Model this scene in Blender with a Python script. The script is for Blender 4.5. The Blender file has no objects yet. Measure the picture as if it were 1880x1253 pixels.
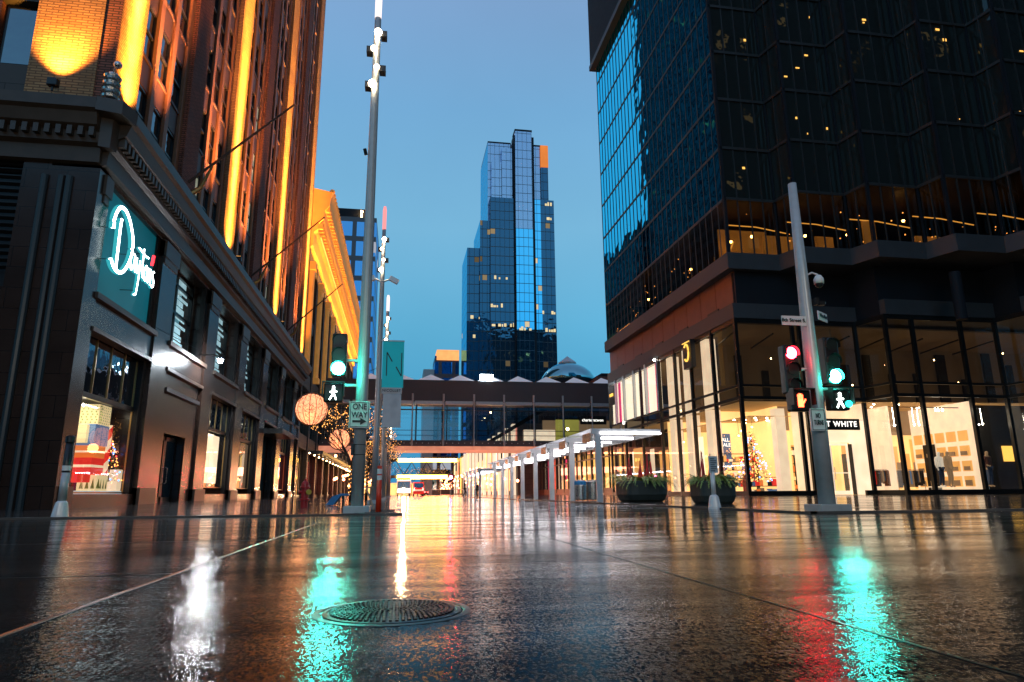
import bpy, math, random
from mathutils import Vector
random.seed(7)
scene = bpy.context.scene
COL = scene.collection
W = {}          # object name -> world origin of its local space

# ------------------------------------------------------------------ materials
def new_mat(name):
    m = bpy.data.materials.new(name); m.use_nodes = True
    nt = m.node_tree; nt.nodes.clear()
    out = nt.nodes.new('ShaderNodeOutputMaterial')
    return m, nt, out
def N(nt, t, **kw):
    n = nt.nodes.new(t)
    for k, v in kw.items():
        if k in n.inputs: n.inputs[k].default_value = v
        else: setattr(n, k, v)
    return n
def c4(c): return (c[0], c[1], c[2], 1.0)
def math_node(nt, op, a, b=None, c=None):
    n = nt.nodes.new('ShaderNodeMath'); n.operation = op
    for i, v in enumerate((a, b, c)):
        if v is None: continue
        if isinstance(v, (int, float)): n.inputs[i].default_value = v
        else: nt.links.new(v, n.inputs[i])
    return n.outputs[0]
def mixc(nt, fac, a, b, mode='MIX'):
    n = nt.nodes.new('ShaderNodeMix'); n.data_type = 'RGBA'; n.blend_type = mode
    for i, v in ((0, fac), (6, a), (7, b)):
        if isinstance(v, (int, float)): n.inputs[i].default_value = v
        elif isinstance(v, tuple): n.inputs[i].default_value = c4(v)
        else: nt.links.new(v, n.inputs[i])
    return n.outputs[2]
def wallcoord(nt):
    g = nt.nodes.new('ShaderNodeNewGeometry'); s = nt.nodes.new('ShaderNodeSeparateXYZ')
    nt.links.new(g.outputs['Position'], s.inputs[0])
    u = math_node(nt, 'ADD', s.outputs[0], s.outputs[1])
    cb = nt.nodes.new('ShaderNodeCombineXYZ')
    nt.links.new(u, cb.inputs[0]); nt.links.new(s.outputs[2], cb.inputs[1])
    return cb.outputs[0], u, s.outputs[2], g.outputs['Position']

class _Out:
    def __init__(s, o): s.outputs = [o]
def schlick(nt, ior):
    g = nt.nodes.new('ShaderNodeNewGeometry'); d = nt.nodes.new('ShaderNodeVectorMath'); d.operation = 'DOT_PRODUCT'
    nt.links.new(g.outputs['Incoming'], d.inputs[0]); nt.links.new(g.outputs['Normal'], d.inputs[1])
    c = math_node(nt, 'ABSOLUTE', d.outputs['Value']); f0 = ((ior - 1) / (ior + 1)) ** 2
    return _Out(math_node(nt, 'MULTIPLY_ADD', math_node(nt, 'POWER', math_node(nt, 'SUBTRACT', 1.0, c), 5.0), 1 - f0, f0))
def plain(name, col, rough=.5, metal=0., var=.25, scale=3., bump=.0, spec=.5):
    m, nt, out = new_mat(name)
    p = N(nt, 'ShaderNodeBsdfPrincipled', Roughness=rough, Metallic=metal)
    p.inputs['Specular IOR Level'].default_value = spec
    g = nt.nodes.new('ShaderNodeNewGeometry')
    nz = N(nt, 'ShaderNodeTexNoise', Scale=scale, Detail=5.0)
    nt.links.new(g.outputs['Position'], nz.inputs['Vector'])
    lo = tuple(x * (1 - var) for x in col); hi = tuple(min(1, x * (1 + var)) for x in col)
    nt.links.new(mixc(nt, nz.outputs[0], lo, hi), p.inputs['Base Color'])
    r = math_node(nt, 'MULTIPLY_ADD', nz.outputs[0], .3 * rough, rough * .85)
    nt.links.new(r, p.inputs['Roughness'])
    if bump:
        b = N(nt, 'ShaderNodeBump', Strength=bump, Distance=.02)
        nt.links.new(nz.outputs[0], b.inputs['Height']); nt.links.new(b.outputs[0], p.inputs['Normal'])
    nt.links.new(p.outputs[0], out.inputs[0])
    return m
def brick(name, c1, c2, mortar, bw, bh, ms=.02, rough=.8, bump=.3, spec=.3, noise=.5):
    m, nt, out = new_mat(name)
    uv, u, z, pos = wallcoord(nt)
    t = N(nt, 'ShaderNodeTexBrick', Scale=1.0); t.inputs['Brick Width'].default_value = bw
    t.inputs['Row Height'].default_value = bh; t.inputs['Mortar Size'].default_value = ms
    t.inputs['Color1'].default_value = c4(c1); t.inputs['Color2'].default_value = c4(c2); t.inputs['Mortar'].default_value = c4(mortar)
    nt.links.new(uv, t.inputs['Vector'])
    nz = N(nt, 'ShaderNodeTexNoise', Scale=.7, Detail=6.0); nt.links.new(pos, nz.inputs['Vector'])
    dk = math_node(nt, 'MULTIPLY_ADD', nz.outputs[0], noise * 1.6, 1 - noise * .8)
    cb = nt.nodes.new('ShaderNodeCombineXYZ')
    for i in range(3): nt.links.new(dk, cb.inputs[i])
    p = N(nt, 'ShaderNodeBsdfPrincipled', Roughness=rough); p.inputs['Specular IOR Level'].default_value = spec
    nt.links.new(mixc(nt, 1.0, t.outputs[0], cb.outputs[0], 'MULTIPLY'), p.inputs['Base Color'])
    b = N(nt, 'ShaderNodeBump', Strength=bump, Distance=.02); b.invert = True
    nt.links.new(t.outputs[1], b.inputs['Height']); nt.links.new(b.outputs[0], p.inputs['Normal'])
    nt.links.new(math_node(nt, 'MULTIPLY_ADD', nz.outputs[0], rough * .5, rough * .75), p.inputs['Roughness'])
    nt.links.new(p.outputs[0], out.inputs[0])
    return m
def emit(name, col, s, var=0., scale=2., mis=True):
    m, nt, out = new_mat(name)
    e = N(nt, 'ShaderNodeEmission', Strength=s); e.inputs[0].default_value = c4(col)
    if var:
        g = nt.nodes.new('ShaderNodeNewGeometry'); nz = N(nt, 'ShaderNodeTexNoise', Scale=scale, Detail=4.0)
        nt.links.new(g.outputs['Position'], nz.inputs['Vector'])
        nt.links.new(math_node(nt, 'MULTIPLY_ADD', nz.outputs[0], s * var * 2, s * (1 - var)), e.inputs[1])
    nt.links.new(e.outputs[0], out.inputs[0])
    if not mis: m.cycles.emission_sampling = 'NONE'
    return m
def self_lit(name, col, s, var=.35, scale=1.2, sx=1., sz=1.):
    """a matt surface whose lit look is put in as emission over the diffuse colour"""
    m, nt, out = new_mat(name)
    g = nt.nodes.new('ShaderNodeNewGeometry'); nz = N(nt, 'ShaderNodeTexNoise', Scale=scale, Detail=3.0)
    mp = nt.nodes.new('ShaderNodeMapping'); mp.inputs['Scale'].default_value = (sx, sx, sz)
    nt.links.new(g.outputs['Position'], mp.inputs[0]); nt.links.new(mp.outputs[0], nz.inputs['Vector'])
    p = N(nt, 'ShaderNodeBsdfPrincipled', Roughness=.7)
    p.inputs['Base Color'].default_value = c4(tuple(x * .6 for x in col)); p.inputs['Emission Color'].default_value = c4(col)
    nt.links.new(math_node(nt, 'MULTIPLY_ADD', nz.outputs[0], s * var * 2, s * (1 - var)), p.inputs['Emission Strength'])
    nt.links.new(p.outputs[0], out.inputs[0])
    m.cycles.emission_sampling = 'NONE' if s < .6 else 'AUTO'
    return m
def glass(name, tint=(.85, .9, .9), ior=1.6, add=.04, rough=0.0):
    m, nt, out = new_mat(name)
    tr = N(nt, 'ShaderNodeBsdfTransparent'); tr.inputs[0].default_value = c4(tint)
    gl = N(nt, 'ShaderNodeBsdfGlossy', Roughness=rough); gl.inputs[0].default_value = (.9, .95, 1, 1)
    fr = schlick(nt, ior)
    mx = nt.nodes.new('ShaderNodeMixShader')
    nt.links.new(math_node(nt, 'ADD', fr.outputs[0], add), mx.inputs[0])
    nt.links.new(tr.outputs[0], mx.inputs[1]); nt.links.new(gl.outputs[0], mx.inputs[2]); nt.links.new(mx.outputs[0], out.inputs[0])
    return m
def mirror_glass(name, tint, dark=(.006, .009, .012), refl=.6, wav=.03, wscale=.5):
    m, nt, out = new_mat(name)
    uv, u, z, pos = wallcoord(nt)
    gl = N(nt, 'ShaderNodeBsdfGlossy', Roughness=.015); gl.inputs[0].default_value = c4(tint)
    df = N(nt, 'ShaderNodeBsdfDiffuse'); df.inputs[0].default_value = c4(dark)
    fr = schlick(nt, 1.9)
    mx = nt.nodes.new('ShaderNodeMixShader')
    nt.links.new(math_node(nt, 'MINIMUM', math_node(nt, 'MULTIPLY_ADD', fr.outputs[0], 1.2, refl * .5), .95), mx.inputs[0])
    nz = N(nt, 'ShaderNodeTexNoise', Scale=wscale, Detail=2.0); nt.links.new(pos, nz.inputs['Vector'])
    b = N(nt, 'ShaderNodeBump', Strength=wav, Distance=.4); nt.links.new(nz.outputs[0], b.inputs['Height'])
    nt.links.new(b.outputs[0], gl.inputs['Normal'])
    nt.links.new(df.outputs[0], mx.inputs[1]); nt.links.new(gl.outputs[0], mx.inputs[2]); nt.links.new(mx.outputs[0], out.inputs[0])
    return m
def curtain(name, w, h, tw, th, tint, line, refl=.6, lit=.05, litcol=(1, .72, .35), lits=1.2, dark=(.01, .015, .02), litzmax=1e4, wav=.04, cellx=1, rowfrac=.5):
    """glass curtain wall: thin mullion grid, mirror panes, single rooms lit behind"""
    m, nt, out = new_mat(name)
    uv, u, z, pos = wallcoord(nt)
    cu = math_node(nt, 'DIVIDE', u, w); cz = math_node(nt, 'DIVIDE', z, h)
    fu = math_node(nt, 'FRACT', cu); fz = math_node(nt, 'FRACT', cz)
    lu = math_node(nt, 'LESS_THAN', fu, tw / w); lz = math_node(nt, 'LESS_THAN', fz, th / h)
    ln = math_node(nt, 'MAXIMUM', lu, lz)
    iu = math_node(nt, 'FLOOR', math_node(nt, 'DIVIDE', cu, cellx)); iz = math_node(nt, 'FLOOR', cz)
    cb = nt.nodes.new('ShaderNodeCombineXYZ'); nt.links.new(iu, cb.inputs[0]); nt.links.new(iz, cb.inputs[1])
    wn = nt.nodes.new('ShaderNodeTexWhiteNoise'); nt.links.new(cb.outputs[0], wn.inputs['Vector'])
    wr = nt.nodes.new('ShaderNodeTexWhiteNoise'); wr.noise_dimensions = '1D'; nt.links.new(iz, wr.inputs['W'])
    rowon = math_node(nt, 'LESS_THAN', wr.outputs[0], rowfrac)
    on = math_node(nt, 'MULTIPLY', math_node(nt, 'LESS_THAN', wn.outputs[0], lit), rowon)
    on = math_node(nt, 'MULTIPLY', on, math_node(nt, 'LESS_THAN', z, litzmax))
    inside = math_node(nt, 'GREATER_THAN', fz, .45)
    on = math_node(nt, 'MULTIPLY', on, inside)
    gl = N(nt, 'ShaderNodeBsdfGlossy', Roughness=.02); gl.inputs[0].default_value = c4(tint)
    df = N(nt, 'ShaderNodeBsdfDiffuse'); df.inputs[0].default_value = c4(dark)
    nz = N(nt, 'ShaderNodeTexNoise', Scale=.25, Detail=2.0); nt.links.new(pos, nz.inputs['Vector'])
    b = N(nt, 'ShaderNodeBump', Strength=wav, Distance=.8); nt.links.new(nz.outputs[0], b.inputs['Height']); nt.links.new(b.outputs[0], gl.inputs['Normal'])
    fr = schlick(nt, 1.9)
    m1 = nt.nodes.new('ShaderNodeMixShader')
    nt.links.new(math_node(nt, 'MINIMUM', math_node(nt, 'ADD', fr.outputs[0], refl - .1), .97), m1.inputs[0])
    nt.links.new(df.outputs[0], m1.inputs[1]); nt.links.new(gl.outputs[0], m1.inputs[2])
    e = N(nt, 'ShaderNodeEmission'); e.inputs[0].default_value = c4(litcol)
    nt.links.new(math_node(nt, 'MULTIPLY', wn.outputs[0], lits / max(lit, .01)), e.inputs[1])
    m2 = nt.nodes.new('ShaderNodeMixShader'); nt.links.new(on, m2.inputs[0]); nt.links.new(m1.outputs[0], m2.inputs[1]); nt.links.new(e.outputs[0], m2.inputs[2])
    ld = N(nt, 'ShaderNodeBsdfPrincipled', Roughness=.4); ld.inputs['Base Color'].default_value = c4(line)
    m3 = nt.nodes.new('ShaderNodeMixShader'); nt.links.new(ln, m3.inputs[0]); nt.links.new(m2.outputs[0], m3.inputs[1]); nt.links.new(ld.outputs[0], m3.inputs[2])
    nt.links.new(m3.outputs[0], out.inputs[0]); m.cycles.emission_sampling = 'NONE'
    return m
def wet(name, base, joint=None, r0=.07, r1=.30, bump=.5, bd=.006, puddle=.5, blocks=None, sx=.10, sy=.28, undul=.012, glint=.16):
    """wet paving: water film pooled in shallow areas (smooth), grain elsewhere"""
    m, nt, out = new_mat(name)
    g = nt.nodes.new('ShaderNodeNewGeometry'); pos = g.outputs['Position']
    mp = nt.nodes.new('ShaderNodeMapping'); mp.inputs['Scale'].default_value = (sx, sy, 1)
    nt.links.new(pos, mp.inputs[0])
    n1 = N(nt, 'ShaderNodeTexNoise', Scale=1.0, Detail=7.0, Roughness=.62); nt.links.new(mp.outputs[0], n1.inputs['Vector'])
    rp = nt.nodes.new('ShaderNodeValToRGB'); rp.color_ramp.elements[0].position = puddle - .07; rp.color_ramp.elements[1].position = puddle + .10
    nt.links.new(n1.outputs[0], rp.inputs[0])
    mp3 = nt.nodes.new('ShaderNodeMapping'); mp3.inputs['Scale'].default_value = (.75, 1.25, 1); nt.links.new(pos, mp3.inputs[0])
    n2 = N(nt, 'ShaderNodeTexNoise', Scale=120.0, Detail=2.0, Roughness=.6); nt.links.new(mp3.outputs[0], n2.inputs['Vector'])
    mp2 = nt.nodes.new('ShaderNodeMapping'); mp2.inputs['Scale'].default_value = (.55, 5.0, 1)
    nt.links.new(pos, mp2.inputs[0])
    n3 = N(nt, 'ShaderNodeTexNoise', Scale=1.0, Detail=5.0, Roughness=.6); nt.links.new(mp2.outputs[0], n3.inputs['Vector'])
    n4 = N(nt, 'ShaderNodeTexNoise', Scale=.55, Detail=6.0); nt.links.new(pos, n4.inputs['Vector'])
    p = N(nt, 'ShaderNodeBsdfPrincipled'); p.inputs['IOR'].default_value = 1.38
    p.inputs['Specular IOR Level'].default_value = .5
    lo = tuple(x * .55 for x in base); hi = tuple(x * 1.6 for x in base)
    colr = mixc(nt, n4.outputs[0], lo, hi)
    colr = mixc(nt, math_node(nt, 'MULTIPLY', n2.outputs[0], .5), colr, tuple(x * 2.2 for x in base))
    rough = math_node(nt, 'MULTIPLY_ADD', rp.outputs[0], r1 - r0, r0)
    rough = math_node(nt, 'ADD', rough, math_node(nt, 'MULTIPLY_ADD', n3.outputs[0], .12, -.06))
    rough = math_node(nt, 'MAXIMUM', rough, .03)
    height = math_node(nt, 'MULTIPLY', n2.outputs[0], math_node(nt, 'MULTIPLY_ADD', rp.outputs[0], .85, .15))
    sx3 = nt.nodes.new('ShaderNodeSeparateXYZ'); nt.links.new(pos, sx3.inputs[0])
    # the slabs nearest the crossing are coarse broom-finished concrete, the rest is worn smooth
    co_ = math_node(nt, 'MULTIPLY_ADD', sx3.outputs[1], -.22, 1.75)
    co_ = math_node(nt, 'ADD', co_, math_node(nt, 'MULTIPLY_ADD', n4.outputs[0], .6, -.3))
    co_ = math_node(nt, 'MAXIMUM', math_node(nt, 'MINIMUM', co_, 1.0), .12)
    vo = N(nt, 'ShaderNodeTexNoise', Scale=210.0, Detail=1.0); nt.links.new(pos, vo.inputs['Vector'])
    height = math_node(nt, 'ADD', math_node(nt, 'MULTIPLY', height, 1.0), math_node(nt, 'MULTIPLY', vo.outputs[0], .8))
    height = math_node(nt, 'MULTIPLY', height, co_)
    b0 = N(nt, 'ShaderNodeBump', Strength=1.0, Distance=bd * 1.1); nt.links.new(n3.outputs[0], b0.inputs['Height'])
    if blocks:
        bt = N(nt, 'ShaderNodeTexBrick', Scale=1.0); bt.offset = blocks[3] if len(blocks) > 3 else .5
        bt.inputs['Brick Width'].default_value = blocks[0]; bt.inputs['Row Height'].default_value = blocks[1]; bt.inputs['Mortar Size'].default_value = blocks[2]
        nt.links.new(pos, bt.inputs['Vector'])
        height = math_node(nt, 'SUBTRACT', height, math_node(nt, 'MULTIPLY', bt.outputs[1], 1.5))
        colr = mixc(nt, math_node(nt, 'MULTIPLY', bt.outputs[1], .6), colr, tuple(x * .3 for x in base))
    mp5 = nt.nodes.new('ShaderNodeMapping'); mp5.inputs['Scale'].default_value = (.9, 1.9, 1); nt.links.new(pos, mp5.inputs[0])
    n5 = N(nt, 'ShaderNodeTexNoise', Scale=1.0, Detail=3.0, Roughness=.5); nt.links.new(mp5.outputs[0], n5.inputs['Vector'])
    b00 = N(nt, 'ShaderNodeBump', Strength=1.0, Distance=undul); nt.links.new(n5.outputs[0], b00.inputs['Height']); nt.links.new(b00.outputs[0], b0.inputs['Normal'])
    mp6 = nt.nodes.new('ShaderNodeMapping'); mp6.inputs['Scale'].default_value = (150, 80, 1); nt.links.new(pos, mp6.inputs[0])
    vor = nt.nodes.new('ShaderNodeTexVoronoi'); vor.inputs['Scale'].default_value = 1.0; nt.links.new(mp6.outputs[0], vor.inputs['Vector'])
    vm1 = nt.nodes.new('ShaderNodeVectorMath'); vm1.operation = 'SUBTRACT'; nt.links.new(vor.outputs['Color'], vm1.inputs[0]); vm1.inputs[1].default_value = (.5, .5, .5)
    vm2 = nt.nodes.new('ShaderNodeVectorMath'); vm2.operation = 'MULTIPLY'; nt.links.new(vm1.outputs[0], vm2.inputs[0]); vm2.inputs[1].default_value = (glint * .5, glint * .95, 0)
    vm3 = nt.nodes.new('ShaderNodeVectorMath'); vm3.operation = 'SCALE'; nt.links.new(vm2.outputs[0], vm3.inputs[0]); nt.links.new(co_, vm3.inputs['Scale'])
    vm4 = nt.nodes.new('ShaderNodeVectorMath'); vm4.operation = 'ADD'; nt.links.new(b0.outputs[0], vm4.inputs[0]); nt.links.new(vm3.outputs[0], vm4.inputs[1])
    vm5 = nt.nodes.new('ShaderNodeVectorMath'); vm5.operation = 'NORMALIZE'; nt.links.new(vm4.outputs[0], vm5.inputs[0])
    b = N(nt, 'ShaderNodeBump', Strength=bump, Distance=bd * .16)
    nt.links.new(vm5.outputs[0], b.inputs['Normal'])
    nt.links.new(height, b.inputs['Height']); nt.links.new(b.outputs[0], p.inputs['Normal'])
    p.inputs['Specular IOR Level'].default_value = 0.0
    p.inputs['Roughness'].default_value = .9; nt.links.new(colr, p.inputs['Base Color'])
    gl = N(nt, 'ShaderNodeBsdfGlossy'); gl.distribution = 'GGX'; gl.inputs[0].default_value = (1, 1, 1, 1)
    nt.links.new(rough, gl.inputs['Roughness']); nt.links.new(b.outputs[0], gl.inputs['Normal'])
    d_ = nt.nodes.new('ShaderNodeVectorMath'); d_.operation = 'DOT_PRODUCT'
    nt.links.new(g.outputs['Incoming'], d_.inputs[0]); nt.links.new(g.outputs['Normal'], d_.inputs[1])
    c_ = math_node(nt, 'ABSOLUTE', d_.outputs['Value'])
    fr = math_node(nt, 'MULTIPLY_ADD', math_node(nt, 'POWER', math_node(nt, 'SUBTRACT', 1.0, c_), 6.8), .97, .010)
    n6 = N(nt, 'ShaderNodeTexNoise', Scale=1.0, Detail=6.0, Roughness=.65); mp7 = nt.nodes.new('ShaderNodeMapping'); mp7.inputs['Scale'].default_value = (.35, 1.3, 1); mp7.inputs['Location'].default_value = (3, 7, 0)
    nt.links.new(pos, mp7.inputs[0]); nt.links.new(mp7.outputs[0], n6.inputs['Vector'])
    dr = nt.nodes.new('ShaderNodeValToRGB'); dr.color_ramp.elements[0].position = .38; dr.color_ramp.elements[0].color = (1, 1, 1, 1); dr.color_ramp.elements[1].position = .62; dr.color_ramp.elements[1].color = (.55, .55, .55, 1)
    nt.links.new(n6.outputs[0], dr.inputs[0]); fr = math_node(nt, 'MULTIPLY', fr, dr.outputs[0])
    gl2 = N(nt, 'ShaderNodeBsdfGlossy', Roughness=.36); gl2.inputs[0].default_value = (1, 1, 1, 1); nt.links.new(b.outputs[0], gl2.inputs['Normal'])
    mg = nt.nodes.new('ShaderNodeMixShader'); mg.inputs[0].default_value = .065; nt.links.new(gl.outputs[0], mg.inputs[1]); nt.links.new(gl2.outputs[0], mg.inputs[2])
    mxs = nt.nodes.new('ShaderNodeMixShader'); nt.links.new(fr, mxs.inputs[0]); nt.links.new(p.outputs[0], mxs.inputs[1]); nt.links.new(mg.outputs[0], mxs.inputs[2])
    nt.links.new(mxs.outputs[0], out.inputs[0])
    return m

M = {}
M['asphalt'] = wet('wet_concrete', (.007, .007, .007), r0=.025, r1=.15, bump=.9, bd=.004, puddle=.52)
M['pave'] = wet('wet_paving', (.018, .013, .011), r0=.03, r1=.14, bump=.6, bd=.004, puddle=.56, blocks=(1.5, .75, .012), sx=.14, sy=.2)
M['kerb'] = wet('wet_kerb', (.07, .065, .06), r0=.12, r1=.3)
M['joint'] = plain('joint_filler', (.012, .012, .012), .35)
M['jointw'] = plain('steel_joint', (.10, .11, .11), .22, .6)
M['iron'] = plain('cast_iron', (.022, .022, .022), .34, .5, scale=30, bump=.1)
M['granite'] = brick('polished_granite', (.044, .022, .015), (.034, .018, .013), (.006, .005, .005), 1.35, .74, .010, .24, .03, .45, .6)
M['granite_dk'] = plain('dark_granite', (.020, .015, .014), .34, var=.5, scale=9, spec=.35)
M['cornice'] = plain('weathered_cornice_stone', (.065, .043, .030), .45, var=.4, scale=2, bump=.15)
M['stone_dk'] = brick('grey_stone', (.075, .068, .06), (.06, .055, .05), (.02, .02, .02), 1.5, .9, .015, .6, .2)
M['brick'] = brick('red_brick', (.30, .11, .075), (.20, .075, .055), (.06, .035, .025), .42, .11, .022, .85, .5)
M['brick_y'] = brick('buff_brick', (.42, .25, .12), (.30, .17, .08), (.16, .09, .05), .42, .11, .022, .85, .5)
M['mullstone'] = plain('terracotta_mullion', (.26, .12, .06), .6, var=.3, scale=5)
M['spandrel'] = plain('spandrel_panel', (.07, .032, .024), .55, var=.3, scale=4)
M['frame_dk'] = plain('dark_bronze', (.016, .015, .014), .3, .4)
M['frame_gold'] = plain('brass_trim', (.45, .27, .10), .3, .8)
M['mull_grey'] = plain('grey_bronze_mullion', (.035, .034, .032), .5, .2)
M['black'] = plain('black_metal', (.012, .012, .013), .35, .2)
M['pole'] = plain('grey_painted_steel', (.44, .46, .46), .36, .2, var=.15, scale=8)
M['pole_lt'] = plain('pale_painted_steel', (.72, .72, .72), .35, .1, var=.1)
M['steel'] = plain('brushed_steel', (.55, .54, .52), .28, .9, var=.12, scale=20)
M['white'] = plain('white_paint', (.75, .75, .73), .4, var=.06)
M['signwhite'] = plain('sign_white', (.70, .72, .70), .45, var=.05)
M['ink'] = plain('sign_black', (.01, .01, .01), .5)
M['teal'] = self_lit('teal_banner_cloth', (.01, .42, .50), .32, .12)  # light on both banner cloths put in as emission
M['banner_photo'] = self_lit('banner_photo_cloth', (.30, .36, .42), .22, .6, 3.)
M['banner_white'] = plain('banner_white', (.6, .62, .6), .7)
M['red'] = plain('red_enamel', (.42, .012, .012), .3, var=.15)
M['red_plastic'] = plain('red_orange_plastic', (.75, .045, .012), .4, var=.08)
M['yellow'] = plain('yellow_enamel', (.65, .45, .06), .4)
M['blue'] = plain('blue_plastic', (.02, .22, .50), .45)
M['rubber'] = plain('black_rubber', (.012, .012, .012), .7)
M['pot'] = plain('dark_planter_concrete', (.040, .050, .045), .5, var=.25, scale=6, bump=.1)
M['leaf'] = plain('evergreen_spray', (.34, .44, .10), .5, var=.5, scale=14)
M['twigred'] = plain('red_dogwood', (.85, .05, .05), .5, var=.3)
M['bark'] = plain('wet_bark', (.05, .03, .02), .6, var=.4, scale=10)
M['copper'] = plain('copper_panel', (.17, .065, .045), .42, .2, var=.35, scale=1.4)
M['concrete'] = plain('ledge_concrete', (.05, .05, .052), .5, var=.2, scale=1.5)
M['darkband'] = plain('dark_band_metal', (.012, .014, .018), .7, .0, var=.2, spec=.2)
M['glass_clear'] = glass('clear_glass')
M['glass_store'] = glass('store_glass', (.92, .88, .80), 1.5, .03)
M['glass_dim'] = glass('tinted_glass', (.35, .42, .42), 1.7, .06)
M['glass_teal'] = mirror_glass('teal_window_glass', (.35, .75, .8), (.002, .03, .04), .3, .03)
M['pane_dk'] = mirror_glass('dark_window_pane', (.75, .85, .95), (.004, .006, .008), .12, .05, 1.2)
M['bigglass'] = mirror_glass('bronze_mirror_glass', (.035, .46, .66), (.003, .004, .005), 1.2, .05, .4)
M['frontglass'] = mirror_glass('dark_front_glass', (.30, .36, .36), (.022, .023, .020), .05, .05, .7)
M['lowglass'] = glass('lower_floor_glass', (.42, .34, .24), 1.45, .0)
M['lit_cream'] = self_lit('lit_cream_wall', (1.0, .64, .25), 1.35, .6, .35)  # room light put into walls, ceilings and panels as emission
M['lit_gold'] = self_lit('lit_gold_wall', (1.0, .50, .14), .75, .5, .6)
M['lit_ceiling'] = self_lit('lit_ceiling', (.62, .36, .13), .26, .5, .5)
M['lit_floor'] = self_lit('lit_floor', (.8, .5, .22), .35, .4, .7)
M['lit_gold2'] = self_lit('bright_gold_display', (1.0, .60, .16), 1.5, .6, 1.3)
M['lit_white'] = self_lit('glowing_white_curtain', (1.0, .84, .62), 1.5, .2, 2., 6., .2)
M['lit_pink'] = self_lit('glowing_pink_panel', (1.0, .05, .22), .9, .3, 2.)
M['lit_ivory'] = self_lit('lit_ivory_panel', (1.0, .78, .55), .9, .3, 1.3)
M['lit_teal'] = self_lit('cool_lit_room', (.16, .42, .52), .55, .5, 1.4)
M['lit_coolwall'] = self_lit('cool_lit_ceiling', (.55, .72, .75), .75, .6, 1.8)
M['glow_slat'] = self_lit('cool_glow_slat', (.55, .85, .95), .8, .5, 2.2)
M['lit_wood'] = self_lit('panelled_screen', (.42, .27, .15), .35, .25, 2.)
M['lit_red'] = self_lit('lit_red_display', (1.0, .12, .07), 1.2, .5, 1.5)
M['hall_dark'] = plain('dark_hall_surface', (.045, .028, .014), .5, var=.7, scale=.8)  # plain dark surface without any glow of its own
M['room_gold'] = self_lit('hall_gold_glow', (.9, .45, .10), .22, 1., .9)
M['frosted'] = self_lit('frosted_roof_glass', (.80, .80, .88), .42, .3, .8)  # lit look of the roof panes put in as emission
M['dark_room'] = plain('dark_room', (.02, .017, .014), .8)
M['room_brown'] = self_lit('dim_brown_hall', (.26, .17, .09), .04, .9, .35)
M['bulb_warm'] = emit('warm_bulb', (1, .62, .26), 30)
M['bulb_small'] = emit('small_warm_bulb', (1, .42, .10), 5, mis=False)
M['bulb_white'] = emit('white_bulb', (1, .93, .8), 55)
M['flood'] = emit('white_floodlight', (.86, .93, 1), 1300)
M['tube_white'] = emit('white_tube', (1, .96, 1), 16)
M['neon'] = emit('white_neon', (.92, 1, 1), 11)
M['neon_halo'] = emit('cyan_neon_halo', (.05, .55, .62), .8)
M['neon_red'] = emit('red_neon', (1, .02, .03), 6)
M['green_lens'] = emit('green_lens', (.02, .95, .76), 340)
M['walk_lens'] = emit('walk_lens', (.85, 1, .95), 16)
M['red_lens'] = emit('red_lens', (1, .015, .03), 110)
M['hand_lens'] = emit('hand_lens', (1, .06, .02), 16)
M['red_far'] = emit('red_far_lamp', (1, .02, .05), 700)
M['tip'] = emit('lit_mast_tip', (1, .86, .84), 1.3)
M['tip_red'] = emit('lit_mast_tip_red', (1, .30, .30), 1.3)
M['strip_yellow'] = emit('yellow_light_strip', (1, .50, .07), 26)
M['headlight'] = emit('headlight', (1, .78, .5), 45)
M['gold_sign'] = emit('gold_sign', (1, .55, .10), 1.6)
M['white_sign'] = emit('white_letters', (1, .93, .85), 2.2)
M['tail'] = emit('tail_lamp', (1, .05, .04), 30)
M['globe_glow'] = self_lit('glowing_rattan', (1.0, .36, .17), 1.7, .6, 9.)
M['far_red'] = self_lit('red_lit_wall', (.85, .26, .20), .75, .6, .35)  # lamp light on the far walls put in as emission
M['far_gold'] = self_lit('gold_lit_wall', (1, .48, .15), 1.9, .6, .5)
M['cw_far'] = curtain('far_tower_glass', 2.0, 4.0, .16, .3, (.50, .82, 1.0), (.04, .045, .05), .75, .08, (1, .74, .38), .5, litzmax=118, cellx=1.0, rowfrac=.42, wav=.05, dark=(.02, .06, .10))
M['cw_far_dk'] = curtain('far_tower_dark_glass', 2.0, 4.0, .16, .3, (.10, .20, .30), (.03, .027, .027), .50, .07, (1, .74, .40), .32, litzmax=125, cellx=1.0, rowfrac=.35, wav=.12, dark=(.02, .05, .08))
M['cw_bright'] = curtain('tower_bright_glass', 2.0, 4.0, .14, .25, (.16, .62, .88), (.03, .06, .09), .85, .02, (1, .8, .5), .8, litzmax=100, wav=.02)  # bright sky reflection put into the pane tint
M['cw_top'] = curtain('tower_sky_tint_glass', 2.0, 4.0, .14, .25, (.62, .68, .86), (.08, .08, .09), .45, .0, wav=.03, dark=(.34, .34, .42))  # lavender sky reflection put into the base colour
M['cw_orange'] = self_lit('tower_sun_glow', (1.0, .25, .03), .7, .3, .2)  # sun reflection on the corner put in as orange emission
M['cw_office'] = curtain('office_glass', 6.2, 7.4, 1.5, 1.9, (.22, .48, .85), (.13, .085, .085), .6, .12, (.8, .85, 1), .8, cellx=1, wav=.03)
M['cw_back'] = curtain('rear_tower_glass', 3.0, 4.0, .8, 1.2, (.05, .07, .09), (.016, .016, .018), .3, .08, (1, .6, .25), .9, wav=.1)
M['cw_back2'] = curtain('side_tower_glass', 1.6, 4.0, .7, 1.6, (.02, .028, .034), (.016, .016, .017), .12, .03, (1, .6, .25), .5, wav=.05)
M['cream_stone'] = plain('cream_stone', (.42, .30, .19), .6, var=.25, scale=2)
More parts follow.
